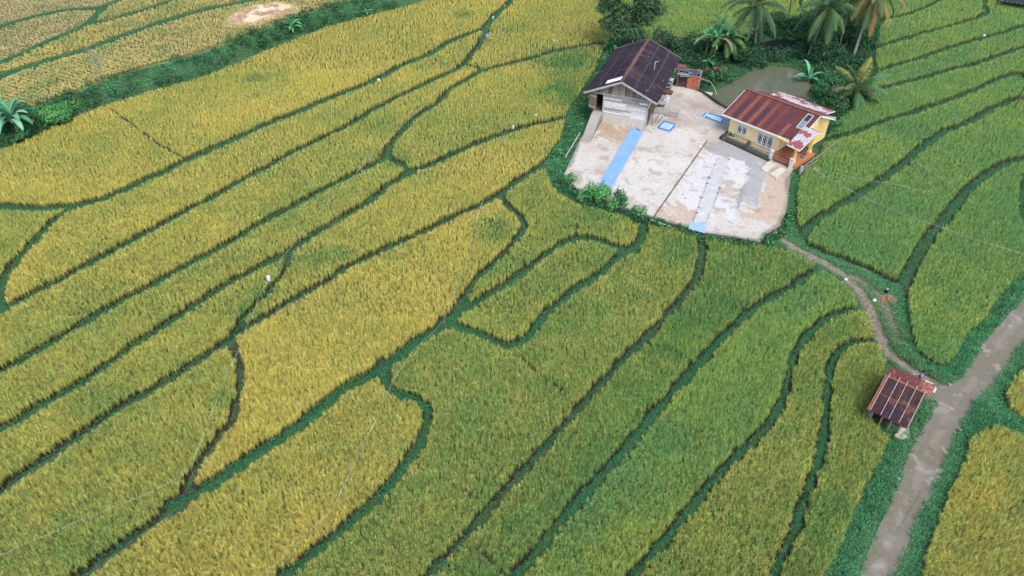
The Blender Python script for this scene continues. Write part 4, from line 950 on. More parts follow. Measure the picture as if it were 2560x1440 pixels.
for (cx, cy, z_, lx, ly, rx_, c) in ((.5, .9, 1.95, 1.5, 1.1, -.12, (.11, .10, .14)), (1.4, .7, 1.8, 1.6, 1.3, .1, (.06, .07, .09)), (2.0, 1.3, 1.72, 1.4, 1.2, -.05, (.09, .12, .12)), (.9, .1, 1.75, 1.5, .9, .22, (.15, .15, .18)), (.2, 1.8, 2.0, 1.0, .8, 0, (.25, .07, .08))):
    w = MB(); w.box((cx, cy, YZ+z_-.15), (lx, ly, .03), c, rx=rx_, rz=rx_*1.5); w.build('roof_sheet', M_tin, e)
done(e, YZ); FOOT.append([toworld(OH, *q) for q in ((0, 0), (2.6, 0), (2.6, 1.9), (0, 1.9))])
for (px, py, w_, nm) in ((1760, 188, 1.5, 'low broken orange brick wall under the bananas, the left one'), (1800, 182, 1.9, 'low broken orange brick wall under the bananas, the right one')):
    p = onground(px, py); w = MB()
    for k in range(6):
        for j in range(int(w_/.26)):
            if k == 5 and random.random() < .5: continue
            w.box((j*.26-w_/2+(.13 if k % 2 else 0), 0, .08+k*.14), (.25, .16, .13), np.array((.42, .17, .10))*(.7+.5*random.random()))
    o = w.build('brick_wall', M_conc); o.location = tuple(p); o.rotation_euler = (0, 0, -.1); tag(o, nm, 'wall')
# low dark retaining wall between the yard and the pond
w = MB(); W = P2([(1748,229),(1775,246),(1800,264),(1818,275)], YZ)
for k in range(3): w.beam((W[k][0]+.15, W[k][1]+.2, .55), (W[k+1][0]+.15, W[k+1][1]+.2, .55), .25, .95, (.06, .055, .05))
tag(w.build('retaining_wall', M_conc), 'low dark stone wall between the concrete yard and the murky pond', 'wall')
def B6(X, Y): return (1580+X/9.6, 180+Y/9.6)
def thing1(name, px, py, label, cat, build, z=YZ, rz=0, group=None, mat=None):
    p = at(px, py, z); e = empty(name, tuple(p), rz); tag(e, label, cat, group); build(e); return e
def plankpile(e):
    for k in range(8):
        w = MB(); w.box((0, 0, 0), (.16, 1.6+.5*random.random(), .035), np.array((.33, .31, .30))*(.5+.9*random.random()))
        o = w.build('plank', M_wood, e); o.location = ((k-3.5)*.17, .1*random.random(), .06+.07*(k % 3)+.2*random.random()); o.rotation_euler = (R(10+14*random.random()), 0, (random.random()-.5)*.35)
thing1('plank_pile', *B6(500, 1210), 'pile of splintered grey planks at the front right corner of the barn', 'planks', plankpile, rz=-.45)
def slab(e):
    w = MB(); w.box((0, 0, .12), (2.2, 1.2, .2), (.30, .30, .28)); w.build('slab', M_conc, e)
    w = MB(); w.box((1.5, -.35, .08), (1.4, 1.1, .14), (.26, .25, .24)); w.build('slab', M_conc, e)
thing1('stone_step', *B6(650, 950), 'grey concrete step slabs beside the barn wall above the planks', 'step', slab, rz=-.36)
def drum(c):
    def f(e):
        w = MB(); w.tube([(0, 0, 0), (0, 0, .06), (0, 0, .45), (0, 0, .78), (0, 0, .82)], [.24, .27, .28, .26, .22], c, 14); w.build('body', M_misc, e, True)
        w = MB(); w.tube([(0, 0, .80), (0, 0, .85)], [.245, .245], np.array(c)*.75, 14); w.build('lid', M_misc, e)
    return f
thing1('plastic_drum', *B6(770, 780), 'pale grey-green plastic drum standing against the barn side, the nearer one', 'drum', drum((.42, .47, .46)), group='drums by the barn')
thing1('plastic_drum', *B6(830, 730), 'pale plastic drum behind the nearer drum at the barn side, the farther one', 'drum', drum((.55, .58, .57)), group='drums by the barn')
def sheetleaf(e):
    w = MB(); w.box((0, 0, .5), (1.3, .7, .03), (.30, .31, .32), rx=.15); w.build('top', M_tin, e)
    for dx_, dy_ in ((-.55, -.28), (.55, -.28), (.55, .28), (-.55, .28)): w = MB(); w.box((dx_, dy_, .24), (.06, .06, .46), (.12, .1, .08)); w.build('leg', M_wood, e)
thing1('work_bench', *B6(650, 830), 'low grey sheet-topped bench against the barn corner', 'bench', sheetleaf, rz=-.36)
def shelf(e):
    for z_ in (.35, .8): w = MB(); w.box((0, 0, z_), (.7, 1.0, .04), (.30, .31, .32)); w.build('shelf', M_wood, e)
    for dx_, dy_ in ((-.32, -.46), (.32, -.46), (.32, .46), (-.32, .46)): w = MB(); w.box((dx_, dy_, .55), (.06, .06, 1.1), (.34, .35, .36)); w.build('leg', M_wood, e)
    w = MB(); w.box((0, .1, 1.12), (.75, .8, .04), (.45, .48, .50)); w.build('top', M_tin, e)
thing1('rack', *B6(880, 400), 'small grey rack with shelves below the barn eave', 'rack', shelf, rz=-.36)
def tubw(e):
    w = MB(); w.tube([(0, 0, 0), (0, 0, .22), (0, 0, .26)], [.5, .62, .64], (.10, .055, .05), 16); w.build('body', M_tin, e)
    w = MB(); w.box((0, 0, .27), (.95, .5, .04), (.14, .08, .07)); w.build('board', M_wood, e)
thing1('basin', *B6(850, 520), 'flat dark rusty basin on the ground between the rack and the drums', 'basin', tubw)
p0 = at(1683, 205, YZ); w = MB(); w.box((p0[0], p0[1], YZ+.95), (.09, .09, 1.9), (.46, .44, .40)); tag(w.build('wooden_post', M_wood), 'pale wooden post between the barn and the brick outhouse', 'post')
pts = []
for px, py, z in ((1692, 184, 2.7), (1735, 190, 2.3), (1757, 198, 1.9), (1776, 204, 1.6), (1787, 222, 1.0), (1793, 238, .4)): pts.append(tuple(at(px, py, z)))
w = MB(); w.tube(pts, [.035]*6, (.42, .40, .30)); tag(w.build('bamboo_pole', M_wood), 'thin pale bamboo pole reaching from the outhouse over the pond bank', 'pole')
w = MB(); pq = at(1768, 231, YZ); w.box((pq[0], pq[1], .72), (1.2, .7, .08), (.50, .48, .42), rz=-.4); tag(w.build('wooden_board', M_wood), 'pale board lying on the pond edge beside the yard', 'board')

# ============================================================ plastic sheets drying on the yard
def tarp(name, pts, label, col, fold=None, z=.03, edge=None, wr=.06, cell=.14, cat='plastic sheet'):
    poly = P2(pts, YZ+z); e = empty(name, (0, 0, YZ)); tag(e, label, cat)
    def cf(x, y): n = fbm(x, y, .8, 200, 3); s_ = fbm(x*3+y, y*3, 1, 205, 2); return mixc(np.array(col)*.82, np.minimum(np.array(col)*1.18, .95), n*.6+s_*.4)
    o = sheet('sheet', poly, YZ+z, cell, cf, M_cloth, .02, zfn=lambda x, y: YZ+z+wr*(fbm(x, y, .5, 210, 2)), skirtcol=col); o.parent = e; o.location.z = -YZ
    if edge is not None:
        n = len(poly); w = MB()
        for (k0, k1, t0, t1, inset) in edge:
            c = np.mean(np.array(poly), 0); a = np.array(poly[k0]); b = np.array(poly[k1]); a2 = a+(b-a)*t0; b2 = a+(b-a)*t1; a2 = a2+(c-a2)*inset; b2 = b2+(c-b2)*inset
            w.beam((*a2, YZ+.09), (*b2, YZ+.09), .13, .09, fold)
        o = w.build('frame', M_misc, e); o.location.z = -YZ
    return e
tarp('blue_tarp', [(1580,319.5),(1602,324),(1607,333),(1522,482),(1485,480),(1575,326)], 'long light blue plastic runner laid across the concrete yard', (.20, .36, .64), wr=.07)
def foldbar(pts, label, name, col=(.12, .16, .25)):
    w = MB(); P_ = P2(pts, YZ+.1)
    for k in range(len(P_)-1): w.beam((*P_[k], YZ+.1), (*P_[k+1], YZ+.1), .1, .08, col)
    tag(w.build(name, M_misc), label, 'bar')
foldbar([(1590, 322), (1600, 325)], 'short dark bar holding down the top end of the long blue runner', 'weight_bar')
tarp('blue_tarp', [(1659,302),(1692,312),(1676,331),(1641,321)], 'small blue plastic sheet with darker folded rim beside the planks', (.34, .50, .76), (.06, .14, .40), edge=[(0, 1, .05, .95, .14), (1, 2, .05, .95, .14), (2, 3, .05, .95, .14), (3, 0, .0, 1, .14)])
tarp('blue_tarp', [(1762,280),(1817,297),(1805,311),(1752,289.5)], 'small pale blue plastic sheet with a dark folded rim near the yellow house roof', (.32, .52, .70), (.05, .16, .36), edge=[(0, 1, .12, .95, .16), (1, 2, .05, .95, .16), (2, 3, .05, .86, .16), (3, 0, .0, 1, .16)])
tarp('grey_net', [(1797,394),(1808,392),(1821,401),(1815,425),(1795,480),(1768,558),(1733,556),(1750,505),(1775,440)], 'long translucent grey plastic runner with stones along its sides', (.46, .46, .455), wr=.12)
e = tarp('blue_tarp', [(1725,557),(1731,556.5),(1747,554.5),(1766,564),(1762,583),(1721,572)], 'blue plastic end piece lying at the foot of the grey runner', (.28, .42, .70), wr=.02, z=.06)
# two folds of the runner
w = MB(); W = P2(spline([Z3(1680,560), Z3(1650,660), Z3(1620,860), Z3(1560,1000), Z3(1490,1150)], 6), YZ+.1)
wts = [(Z3(*q), 0) for q in [(1622,610),(1600,695),(1575,745),(1550,800),(1525,880),(1497,945),(1467,1040),(1450,1100),(1425,1145)]]+[(Z3(*q), 1) for q in [(1768,560),(1740,632),(1720,693),(1690,768),(1675,845),(1657,898),(1637,950),(1612,1022),(1577,1100),(1550,1165)]]
def stone_mesh(name, r, col, mat=None):
    n, m = 8, 5; vs = []; fs = []
    for i in range(m+1):
        for k in range(n):
            ph = PI*i/m; th = 2*PI*k/n; rr = r*(.8+.4*random.random()); vs.append((rr*math.sin(ph)*math.cos(th), rr*math.sin(ph)*math.sin(th), rr*.6*math.cos(ph)+r*.45))
    for i in range(m):
        for k in range(n): fs.append((i*n+k, i*n+(k+1) % n, (i+1)*n+(k+1) % n, (i+1)*n+k))
    return MB().add(vs, fs, col).build(name, mat or M_conc, None, True)
proto = None
for (px, py), s in wts:
    p = at(px, py, YZ)
    if proto is None: proto = stone_mesh('stone', .09, (.16, .19, .28)); o = proto
    else: o = proto.copy(); COL.objects.link(o)
    o.location = (p[0], p[1], YZ+.02); k = random.choice((.8, 1, 1.5)); o.scale = (k, k*.8, k); o.rotation_euler = (0, 0, random.random()*6)
    tag(o, ('small dark stone weighing down the left edge of the grey runner' if s == 0 else 'small dark stone weighing down the right edge of the grey runner'), 'stone', 'stones along the left edge of the grey runner' if s == 0 else 'stones along the right edge of the grey runner')
for s, (k0, k1), nm in ((0, (3, 6), 'thin dark cord joining the stones left of the grey runner'), (1, (4, 9), 'thin dark cord joining the stones right of the grey runner')):
    q = [x[0] for x in wts if x[1] == s][k0-0:k1+1]; w = MB(); w.tube([(*at(a, b, YZ)[:2], YZ+.07) for a, b in q], .016, (.14, .16, .24)); tag(w.build('cord', M_misc), nm, 'cord')
# small litter and pegs: loose stones on the white patch
pl = None
LIT = [(1520,580),(1590,640),(1510,740),(1400,800),(1305,905),(1330,945),(1610,505),(1560,480),(1640,560),(1410,830),(1700,885),(1475,935),(1905,860)]
for (X, Y) in LIT:
    p = at(*Z3(X, Y), YZ)
    if pl is None: pl = stone_mesh('pebble', .07, (.24, .24, .25)); o = pl
    else: o = pl.copy(); COL.objects.link(o)
    o.location = (p[0], p[1], YZ); o.scale = (1.6*random.random()+.8, .8, .7); o.rotation_euler = (0, 0, random.random()*3)
    tag(o, 'small grey stone lying loose on the whitest part of the yard', 'stone', 'loose stones on the white part of the yard')
# fallen pole on the grass left of the yard, pipe at the rim
for (pa, pb, nm) in (((1450,332),(1413,393),'thin white pole lying on the grass left of the yard'), ((1627,549),(1676,566),'thin white pipe lying along the lower rim of the yard')):
    a = at(*pa, .9); b = at(*pb, .9); w = MB(); w.tube([tuple(a), tuple(b)], .035, (.62, .62, .60)); tag(w.build('pole' if 'pole' in nm else 'pipe', M_misc), nm, 'pole' if 'pole' in nm else 'pipe')

# ============================================================ plants
def leaf_cloud(blobs, n_per_m2, size, cols, seed=0, shell=.55, floor_=None, flat=.35):
    """diamond leaves spread through a set of blobs (x,y,z,rx,ry,rz)"""
    r_ = np.random.default_rng(seed); Vs = []; Fs = []; Cs = []; off = 0; cols = np.array(cols)
    for (x, y, z, rx, ry, rz) in blobs:
        n = int(n_per_m2*4*PI*((rx*ry+rx*rz+ry*rz)/3)); n = max(n, 12)
        d = r_.normal(size=(n, 3)); d /= np.linalg.norm(d, axis=1)[:, None]; rad = (shell+(1-shell)*r_.random(n)**.6)*(1+.22*r_.normal(size=n)*.6)
        lump = 1+.22*np.sin(d[:, 0]*5+x)*np.sin(d[:, 1]*6+y)*np.cos(d[:, 2]*5+z)
        P = np.array([x, y, z])+d*np.array([rx, ry, rz])*(rad*lump)[:, None]
        if floor_ is not None: P[:, 2] = np.maximum(P[:, 2], floor_+.02+.1*r_.random(n))
        nn = d*(1-flat)+np.array([0, 0, 1])*flat+r_.normal(size=(n, 3))*.45; nn /= np.linalg.norm(nn, axis=1)[:, None]
        a = np.cross(nn, r_.normal(size=(n, 3))); a /= np.linalg.norm(a, axis=1)[:, None]; b = np.cross(nn, a)
        s = size*(.6+.8*r_.random(n))[:, None]
        V = np.stack([P-a*s, P-b*s*.45, P+a*s-nn*s*.25, P+b*s*.45], 1)
        I = np.arange(n)*4+off; Fs.append(np.stack([I, I+1, I+2, I+3], 1)); off += n*4
        c = cols[r_.integers(0, len(cols), n)]*(.7+.6*r_.random(n))[:, None]*(.88+.24*r_.random())
        Vs.append(V.reshape(-1, 3)); Cs.append(np.repeat(c, 4, 0))
    return np.vstack(Vs), np.vstack(Fs), np.vstack(Cs)
DK = [(.035, .095, .052), (.050, .125, .062), (.028, .075, .045), (.075, .16, .07)]
MD = [(.055, .18, .085), (.08, .23, .10), (.045, .14, .07), (.11, .28, .12)]
BR = [(.13, .38, .13), (.19, .47, .16), (.10, .29, .11)]
GY = [(.10, .16, .10), (.07, .13, .08), (.14, .20, .13), (.05, .10, .06)]
def shrub(px, py, wpx, hm, label, cols=MD, cat='shrub', leaf=.13, dens=26, nb=5, group=None, name='shrub', z=None, stem=(.12, .09, .06)):
    p = onground(px, py) if z is None else at(px, py, z); _, Z = zat(px, py, p[1]); r = wpx*Z/F/2
    e = empty(name, tuple(p)); tag(e, label, cat, group); w = MB()
    bl = []
    for k in range(nb):
        a = random.random()*6.28; rr = r*(.25+.45*random.random()); bl.append((math.cos(a)*rr, math.sin(a)*rr, hm*(.45+.35*random.random()), r*(.38+.25*random.random()), r*(.38+.25*random.random()), hm*(.28+.15*random.random())))
        w.tube([(0, 0, -.1), (math.cos(a)*rr*.5, math.sin(a)*rr*.5, hm*.35), (math.cos(a)*rr, math.sin(a)*rr, hm*.6)], [.04, .03, .015], stem, 5)
    V, Fc, C = leaf_cloud(bl, dens, leaf, cols, seed=int(px*7+py)); npmesh('foliage', V, Fc, C, M_leaf, e); w.build('stems', M_bark, e); return e
def tree(px, py, blobs_px, label, cols, leaf=.16, dens=24, trunk_r=.16, name='tree', cat='tree', group=None, flatten=.8, tcol=(.14, .12, .09)):
    p = onground(px, py); e = empty(name, tuple(p)); tag(e, label, cat, group); bl = []; w = MB()
    for (bx, by, br, dy_) in blobs_px:
        q, Z = zat(bx, by, p[1]+dy_); r = br*Z/F; bl.append((q[0]-p[0], dy_, q[2]-p[2], r, r, r*flatten))
    top = max(bl, key=lambda b: b[2])
    w.tube([(0, 0, -.2), (top[0]*.2, top[1]*.2, top[2]*.4), (top[0]*.7, top[1]*.7, top[2]*.85)], [trunk_r, trunk_r*.75, trunk_r*.35], tcol, 8)
    for b in bl:
        h0 = min(.35*top[2], b[2]*.6); w.tube([(top[0]*.18, top[1]*.18, h0), (b[0]*.6, b[1]*.6, h0+(b[2]-h0)*.65), (b[0], b[1], b[2])], [trunk_r*.45, trunk_r*.3, trunk_r*.12], tcol, 5)
    w.build('trunk', M_bark, e); V, Fc, C = leaf_cloud(bl, dens, leaf, cols, seed=int(px+py*3)); npmesh('crown', V, Fc, C, M_leaf, e); return e
def frond_geo(w, base, az, el, L, droop, col, nl=26, ll=.55, midcol=(.30, .33, .12), hang=.55):
    """palm frond: arched midrib with leaflets hanging from both sides"""
    pts = []; p = Vector(base); d = Vector((math.cos(az)*math.cos(el), math.sin(az)*math.cos(el), math.sin(el))); n = 12
    for k in range(n+1):
        pts.append(p.copy()); p = p+d*(L/n); d = (d+Vector((0, 0, -droop/n*(1+.8*k/n)))).normalized()
    w.tube(pts, [max(.012, .035*(1-k/(n+1))) for k in range(n+1)], midcol, 4)
    for k in range(nl):
        t = .12+.88*k/nl; f = t*n; i = min(int(f), n-1); q = pts[i].lerp(pts[i+1], f-i); dd = (pts[i+1]-pts[i]).normalized()
        side = dd.cross(Vector((0, 0, 1))).normalized(); l_ = ll*(math.sin(PI*min(1, t*.9+.1))**.6)*(.85+.3*random.random())
        for s in (-1, 1):
            v = (side*s*(1-hang*.5)+dd*.55+Vector((0, 0, -hang*(.5+.5*random.random())))).normalized(); wv = dd*.034
            c = np.array(col)*(.7+.6*random.random()); m = q+v*l_*.5+Vector((0, 0, .03)); tip = q+v*l_+Vector((0, 0, -.12*l_))
            w.add([q-wv, q+wv, m+wv*.9, m-wv*.9, tip], [(0, 1, 2, 3), (3, 2, 4)], c)
def palm(px, py, cx, cy, label, nf=20, L=2.6, r=.15, dy=0., cols=((.06, .15, .07),), elr=(-.5, 1.2), droop=1.5, name='coconut_palm', leaf=.6, tcol=(.30, .29, .26), base_z=None, ll=.6, group='coconut palms by the pond', azs=None):
    p = onground(px, py); e = empty(name, tuple(p)); tag(e, label, 'palm tree', group)
    q, Z = zat(cx, cy, p[1]+dy); t = Vector((q[0]-p[0], dy, q[2]-p[2])); w = MB(); n = 12; pts = []
    for k in range(n+1): s = k/n; pts.append((t.x*s**1.3, t.y*s, t.z*s))
    w.tube(pts, [r*(1.35 if k == 0 else 1)*(1-.35*k/n) for k in range(n+1)], tcol, 8)
    for k in range(n*4): s = k/(n*4); w.tube([(t.x*s**1.3, t.y*s, t.z*s), (t.x*s**1.3, t.y*s, t.z*s+.02)], r*(1-.35*s)*1.06, np.array(tcol)*.6, 8)
    w.build('trunk', M_bark, e, True)
    w = MB(); random.seed(int(px))
    for k in range(nf):
        az = (k*2.399+random.random()*.4) if azs is None else azs[k % len(azs)]+random.random()*.2; f = k/nf; el = elr[0]+(elr[1]-elr[0])*f+random.random()*.2
        frond_geo(w, t, az, el, L*(.85+.3*random.random()), droop*(1.15-.4*f), np.array(cols[k % len(cols)])*1.1, 58, ll*1.15)
    w.build('crown', M_leaf, e); w = MB()
    for k in range(6): a = k*1.05; w.tube([(t.x+math.cos(a)*.2, t.y+math.sin(a)*.2, t.z-.28), (t.x+math.cos(a)*.2, t.y+math.sin(a)*.2, t.z-.12), (t.x+math.cos(a)*.18, t.y+math.sin(a)*.18, t.z-.02)], [.05, .12, .05], (.16, .15, .06), 7)
    w.build('coconuts', M_bark, e, True); return e
def banana(px, py, label, n=8, L=1.9, stem=1.3, cols=((.07, .22, .11),), group=None, wl=.26, nst=1, spread=.5, z=None, dead=0):
    p = onground(px, py) if z is None else at(px, py, z); e = empty('banana_plant', tuple(p)); tag(e, label, 'banana plant', group); sw = MB(); lw = MB(); dw = MB()
    for s_ in range(nst):
        ox, oy = ((random.random()-.5)*2*spread, (random.random()-.5)*2*spread) if nst > 1 else (0, 0); hs = stem*(.75+.5*random.random() if nst > 1 else 1)
        sw.tube([(ox, oy, -.1), (ox, oy, hs*.6), (ox, oy, hs)], [.13, .10, .06], (.16, .17, .08), 8)
        for k in range(n):
            az = k*2.399+random.random()*.5+s_; el = .25+1.1*((k+.5)/n)+random.random()*.15; LL = L*(.8+.35*random.random()); seg = 9
            P_ = Vector((ox, oy, hs)); d = Vector((math.cos(az)*math.cos(el), math.sin(az)*math.cos(el), math.sin(el))); cen = []
            for j in range(seg+1): cen.append(P_.copy()); P_ = P_+d*(LL/seg); d = (d+Vector((0, 0, -.16*(1+j/seg*1.3)))).normalized()
            c = np.array(cols[k % len(cols)])*(.75+.5*random.random()); isdead = k < dead; mbx = dw if isdead else lw
            if isdead: c = np.array((.20, .16, .09))
            vs = []; cs = []
            for j, q in enumerate(cen):
                t = j/seg; dd = (cen[min(j+1, seg)]-cen[max(j-1, 0)]).normalized(); side = dd.cross(Vector((0, 0, 1))); side = side.normalized() if side.length > .01 else Vector((1, 0, 0)); up = side.cross(dd)
                ww = wl*(0.10 if j == 0 else math.sin(PI*min(1, t*.92+.06))**.55)*(1-.12*random.random()); ww = max(ww, .015)
                vs += [q+side*ww+up*ww*.35+Vector((0, 0, -.03*random.random())), q, q-side*ww+up*ww*.35]; cs += [c*(.9+.25*random.random()), np.minimum(c*1.7, .6), c*(.9+.25*random.random())]
            fs = []
            for j in range(seg): a = j*3; fs += [(a, a+1, a+4, a+3), (a+1, a+2, a+5, a+4)]
            mbx.add(vs, fs, cs)
    sw.build('stem', M_bark, e, True); lw.build('leaves', M_leaf, e)
    if dw.v: dw.build('dead_leaves', M_leaf, e)
    return e
random.seed(21)
# tall tree behind the barn
tree(1585, 128, [(1575,-50,50,0),(1530,-10,34,.6),(1620,-8,38,-.5),(1560,40,34,.8),(1525,55,26,.2),(1610,38,34,0),(1640,-40,30,0),(1575,80,34,-.6),(1600,92,22,-1.2),(1545,88,20,-1),(1648,22,20,0),(1510,20,18,.3),(1600,-90,50,0)], 'tall dark bushy tree just behind the left corner of the barn', [(.06, .14, .08), (.085, .18, .09), (.045, .10, .06), (.13, .21, .09), (.10, .19, .11)], leaf=.17, dens=36, trunk_r=.22)
tree(1665, 122, [(1650,78,16,0),(1668,90,18,0),(1690,104,18,-.4),(1655,100,14,-.4),(1705,115,14,-.8),(1640,90,12,0),(1720,122,12,-.6)], 'grey-green leafy small tree behind the barn ridge, right of the tall tree', GY, leaf=.13, dens=34, trunk_r=.08, name='small_tree')
tree(2095, 262, [(2080,190,17,0),(2062,182,14,0),(2100,205,15,-.3),(2070,215,15,-.3),(2110,230,12,-.5),(2052,205,12,0),(2090,240,10,-.5)], 'loose dark green small tree between the banana plant and the young palm', MD, leaf=.12, dens=22, trunk_r=.07, name='small_tree', tcol=(.3, .29, .25))
tree(1742, 118, [(1735,92,20,0),(1752,100,18,-.3),(1722,104,15,0),(1745,112,16,-.6)], 'round dark bush tree between the grey-green tree and the banana clump', MD+DK[:2], leaf=.13, dens=28, trunk_r=.07, name='small_tree')
tree(1868, 160, [(1858,122,18,0),(1880,132,17,-.2),(1845,138,15,-.4),(1872,150,16,-.7),(1895,145,12,-.4)], 'dark bushy tree on the bank between the banana clump and the dark pond', DK+MD[:1], leaf=.13, dens=28, trunk_r=.08, name='small_tree')
tree(1930, 82, [(1915,48,20,0),(1945,42,22,0),(1930,66,18,-.5),(1965,60,17,0)], 'broad dark tree behind the dark pond, between two palm trunks', DK+MD[:1], leaf=.15, dens=26, trunk_r=.1, name='small_tree')
tree(2060, 160, [(2050,112,22,0),(2075,105,22,.3),(2062,135,20,-.4),(2095,125,20,0),(2040,140,15,-.4)], 'dense dark tree among the palm trunks right of the dark pond', DK+MD[:1], leaf=.15, dens=26, trunk_r=.1, name='small_tree')
tree(2150, 118, [(2140,62,24,0),(2120,80,20,0),(2165,85,20,0),(2150,105,18,-.4)], 'dark tree behind the tallest coconut palm', DK+MD[:1], leaf=.15, dens=26, trunk_r=.1, name='small_tree')
tree(1818, 205, [(1812,178,15,0),(1832,184,14,0),(1800,190,13,-.2),(1822,196,12,-.4)], 'leafy bush tree overhanging the left end of the murky pond', MD, leaf=.12, dens=28, trunk_r=.06, name='small_tree')
palm(1885, 128, 1892, 14, 'dark coconut palm with drooping fronds left of the dark pond', 24, 4.7, cols=((.05, .12, .065), (.07, .15, .08), (.045, .10, .06)), elr=(-.9, 1.2), droop=1.6, ll=.75)
palm(2018, 146, 2071, 24, 'coconut palm with heavy hanging fronds right of the dark pond', 24, 4.6, cols=((.08, .16, .07), (.10, .19, .08), (.06, .13, .07)), elr=(-.8, 1.25), droop=1.9, ll=.85)
palm(2130, 150, 2185, -12, 'tallest coconut palm with a pale leaning trunk and browning fronds', 24, 4.6, r=.19, cols=((.20, .20, .07), (.12, .18, .07), (.30, .20, .08), (.10, .15, .07)), elr=(-1.1, 1.1), droop=2.0, tcol=(.34, .34, .31), ll=.8)
palm(2097, 120, 2135, -25, 'slim coconut palm with a thin pale trunk between the two bigger palms', 16, 3.6, r=.09, cols=((.06, .13, .07),), tcol=(.33, .33, .30))
palm(2032, 92, 2045, -35, 'slim coconut palm behind the dark pond whose crown is at the top edge', 16, 3.8, r=.10, cols=((.05, .11, .06),), tcol=(.22, .21, .18))
palm(1965, 74, 1985, -48, 'farthest coconut palm behind the dark pond', 16, 3.8, r=.10, cols=((.05, .11, .06),), tcol=(.20, .19, .16))
palm(1824, 148, 1822, 96, 'low feathery palm with arching yellow-green fronds beside the banana clump', 20, 3.6, r=.12, cols=((.10, .19, .08), (.14, .23, .08), (.07, .15, .07)), elr=(-.2, 1.3), droop=1.7, ll=.7)
palm(2140, 258, 2142, 226, 'young coconut palm with upright broad fronds and a yellowing skirt right of the yellow house', 19, 4.1, r=.20, cols=((.11, .22, .10), (.26, .27, .08), (.08, .18, .09), (.10, .21, .09), (.20, .25, .08)), elr=(-.35, 1.45), droop=1.35, tcol=(.14, .11, .08), ll=.75)
BCOL = ((.07, .22, .11), (.10, .27, .13), (.055, .17, .09))
banana(1762, 152, 'leftmost banana plant of the clump behind the brick outhouse', 9, 2.9, 2.4, BCOL, 'banana clump above the brick walls', dead=2)
banana(1783, 158, 'banana plant in the middle of the clump, with hanging dead leaves', 10, 3.0, 2.9, BCOL, 'banana clump above the brick walls', dead=3)
banana(1806, 152, 'banana plant at the right of the clump beside the feathery palm', 9, 2.8, 2.5, BCOL, 'banana clump above the brick walls', dead=1)
banana(1790, 136, 'rearmost banana plant of the clump', 9, 2.9, 2.8, BCOL, 'banana clump above the brick walls')
banana(1768, 176, 'short broad-leaved banana plant growing over the left brick wall', 6, 1.2, .9, BCOL, 'banana clump above the brick walls')
banana(2016, 224, 'single bright banana plant leaning over the pond behind the yellow house', 8, 2.8, 1.3, ((.10, .32, .16), (.14, .38, .20)), wl=.24)
banana(1527, 136, 'banana plant squeezed between the barn roof and the golden field', 6, 1.6, 1.1, ((.05, .18, .09),))
banana(36, 340, 'big banana clump with broad pale leaves at the left edge of the embankment', 12, 2.7, 1.9, ((.10, .27, .15), (.14, .33, .20), (.08, .22, .12)), nst=3, spread=.9, wl=.34)
banana(92, 312, 'small half-dead banana plant beside the big clump on the embankment', 5, 1.0, .6, ((.14, .34, .12),), dead=3, wl=.18)
banana(727, 82, 'bright banana plant in the middle of the embankment near the straw heap', 8, 1.7, .8, ((.08, .27, .11), (.12, .36, .14)), nst=2, spread=.4, dead=2, wl=.2)
banana(916, 38, 'small bright banana plant at the right end of the embankment', 8, 1.1, .3, ((.12, .38, .14), (.16, .42, .16)), wl=.13)
shrub(150, 300, 108, 1.7, 'rounded bright green leafy bush beside the big banana clump on the embankment', BR, leaf=.15, dens=34, nb=9)
shrub(198, 268, 26, .9, 'narrow bright green sprout just right of the rounded bush on the embankment', BR, leaf=.13, dens=30, nb=3)
shrub(226, 250, 24, .8, 'tiny bright green shrub left of the bare tree', BR, leaf=.12, dens=30, nb=3)
shrub(45, 345, 90, 1.0, 'dark green cassava bush below the big banana clump', MD, leaf=.15, dens=26, nb=7)
shrub(690, 100, 44, 1.3, 'dark green bush left of the bright banana plant on the embankment', MD, leaf=.11, dens=36, nb=5)
shrub(650, 118, 34, 1.0, 'low dark bush next to the bare soil on the embankment', DK, leaf=.11, dens=34, nb=4)
shrub(1478, 500, 34, 1.90, 'leafy shrub left of the end of the long blue runner', BR, leaf=.12, dens=44, nb=6, z=.3)
shrub(1506, 514, 42, 2.10, 'leafy shrub hiding the lower end of the long blue runner', BR, leaf=.12, dens=44, nb=7, z=.3)
shrub(1551, 524, 46, 2.00, 'round leafy shrub right of the long blue runner at the yard rim', MD, leaf=.11, dens=44, nb=6, z=.3)
shrub(1604, 550, 36, 1.70, 'thin leafy shrub at the lower yard rim near the joint', BR, leaf=.10, dens=36, nb=4, z=.3)
shrub(1420, 468, 42, 1.40, 'feathery light green shrub at the left corner of the yard', BR, leaf=.11, dens=30, nb=5, z=.3)
shrub(1530, 530, 40, 1.5, 'low leafy shrub between the blue runner shrub and the round one', BR, leaf=.11, dens=40, nb=5, z=.3)
shrub(1577, 545, 34, 1.2, 'low dark shrub just left of the thin shrub near the joint', MD, leaf=.11, dens=40, nb=4, z=.3)
shrub(1640, 566, 30, .9, 'small creeper bush below the lower end of the yard joint', MD, leaf=.10, dens=36, nb=4, z=.3)
shrub(1455, 504, 36, 1.40, 'light green shrub between the left yard corner and the blue runner', BR, leaf=.11, dens=30, nb=4, z=.3)
for X, Y, wd, nm in ((275, 815, 9, 'dark potted shrub on the left planter of the garden wall'), (565, 930, 9, 'dark potted shrub on the middle planter of the garden wall')):
    shrub(1760+X/5.142, 180+Y/5.142, wd, .5, nm, DK, leaf=.07, dens=90, nb=4, z=YZ+.75)
shrub(1760+345/5.142, 180+838/5.142, 18, .5, 'low spiky shrub in the flower bed at the left corner of the yellow house', MD, leaf=.08, dens=60, nb=4, z=YZ)
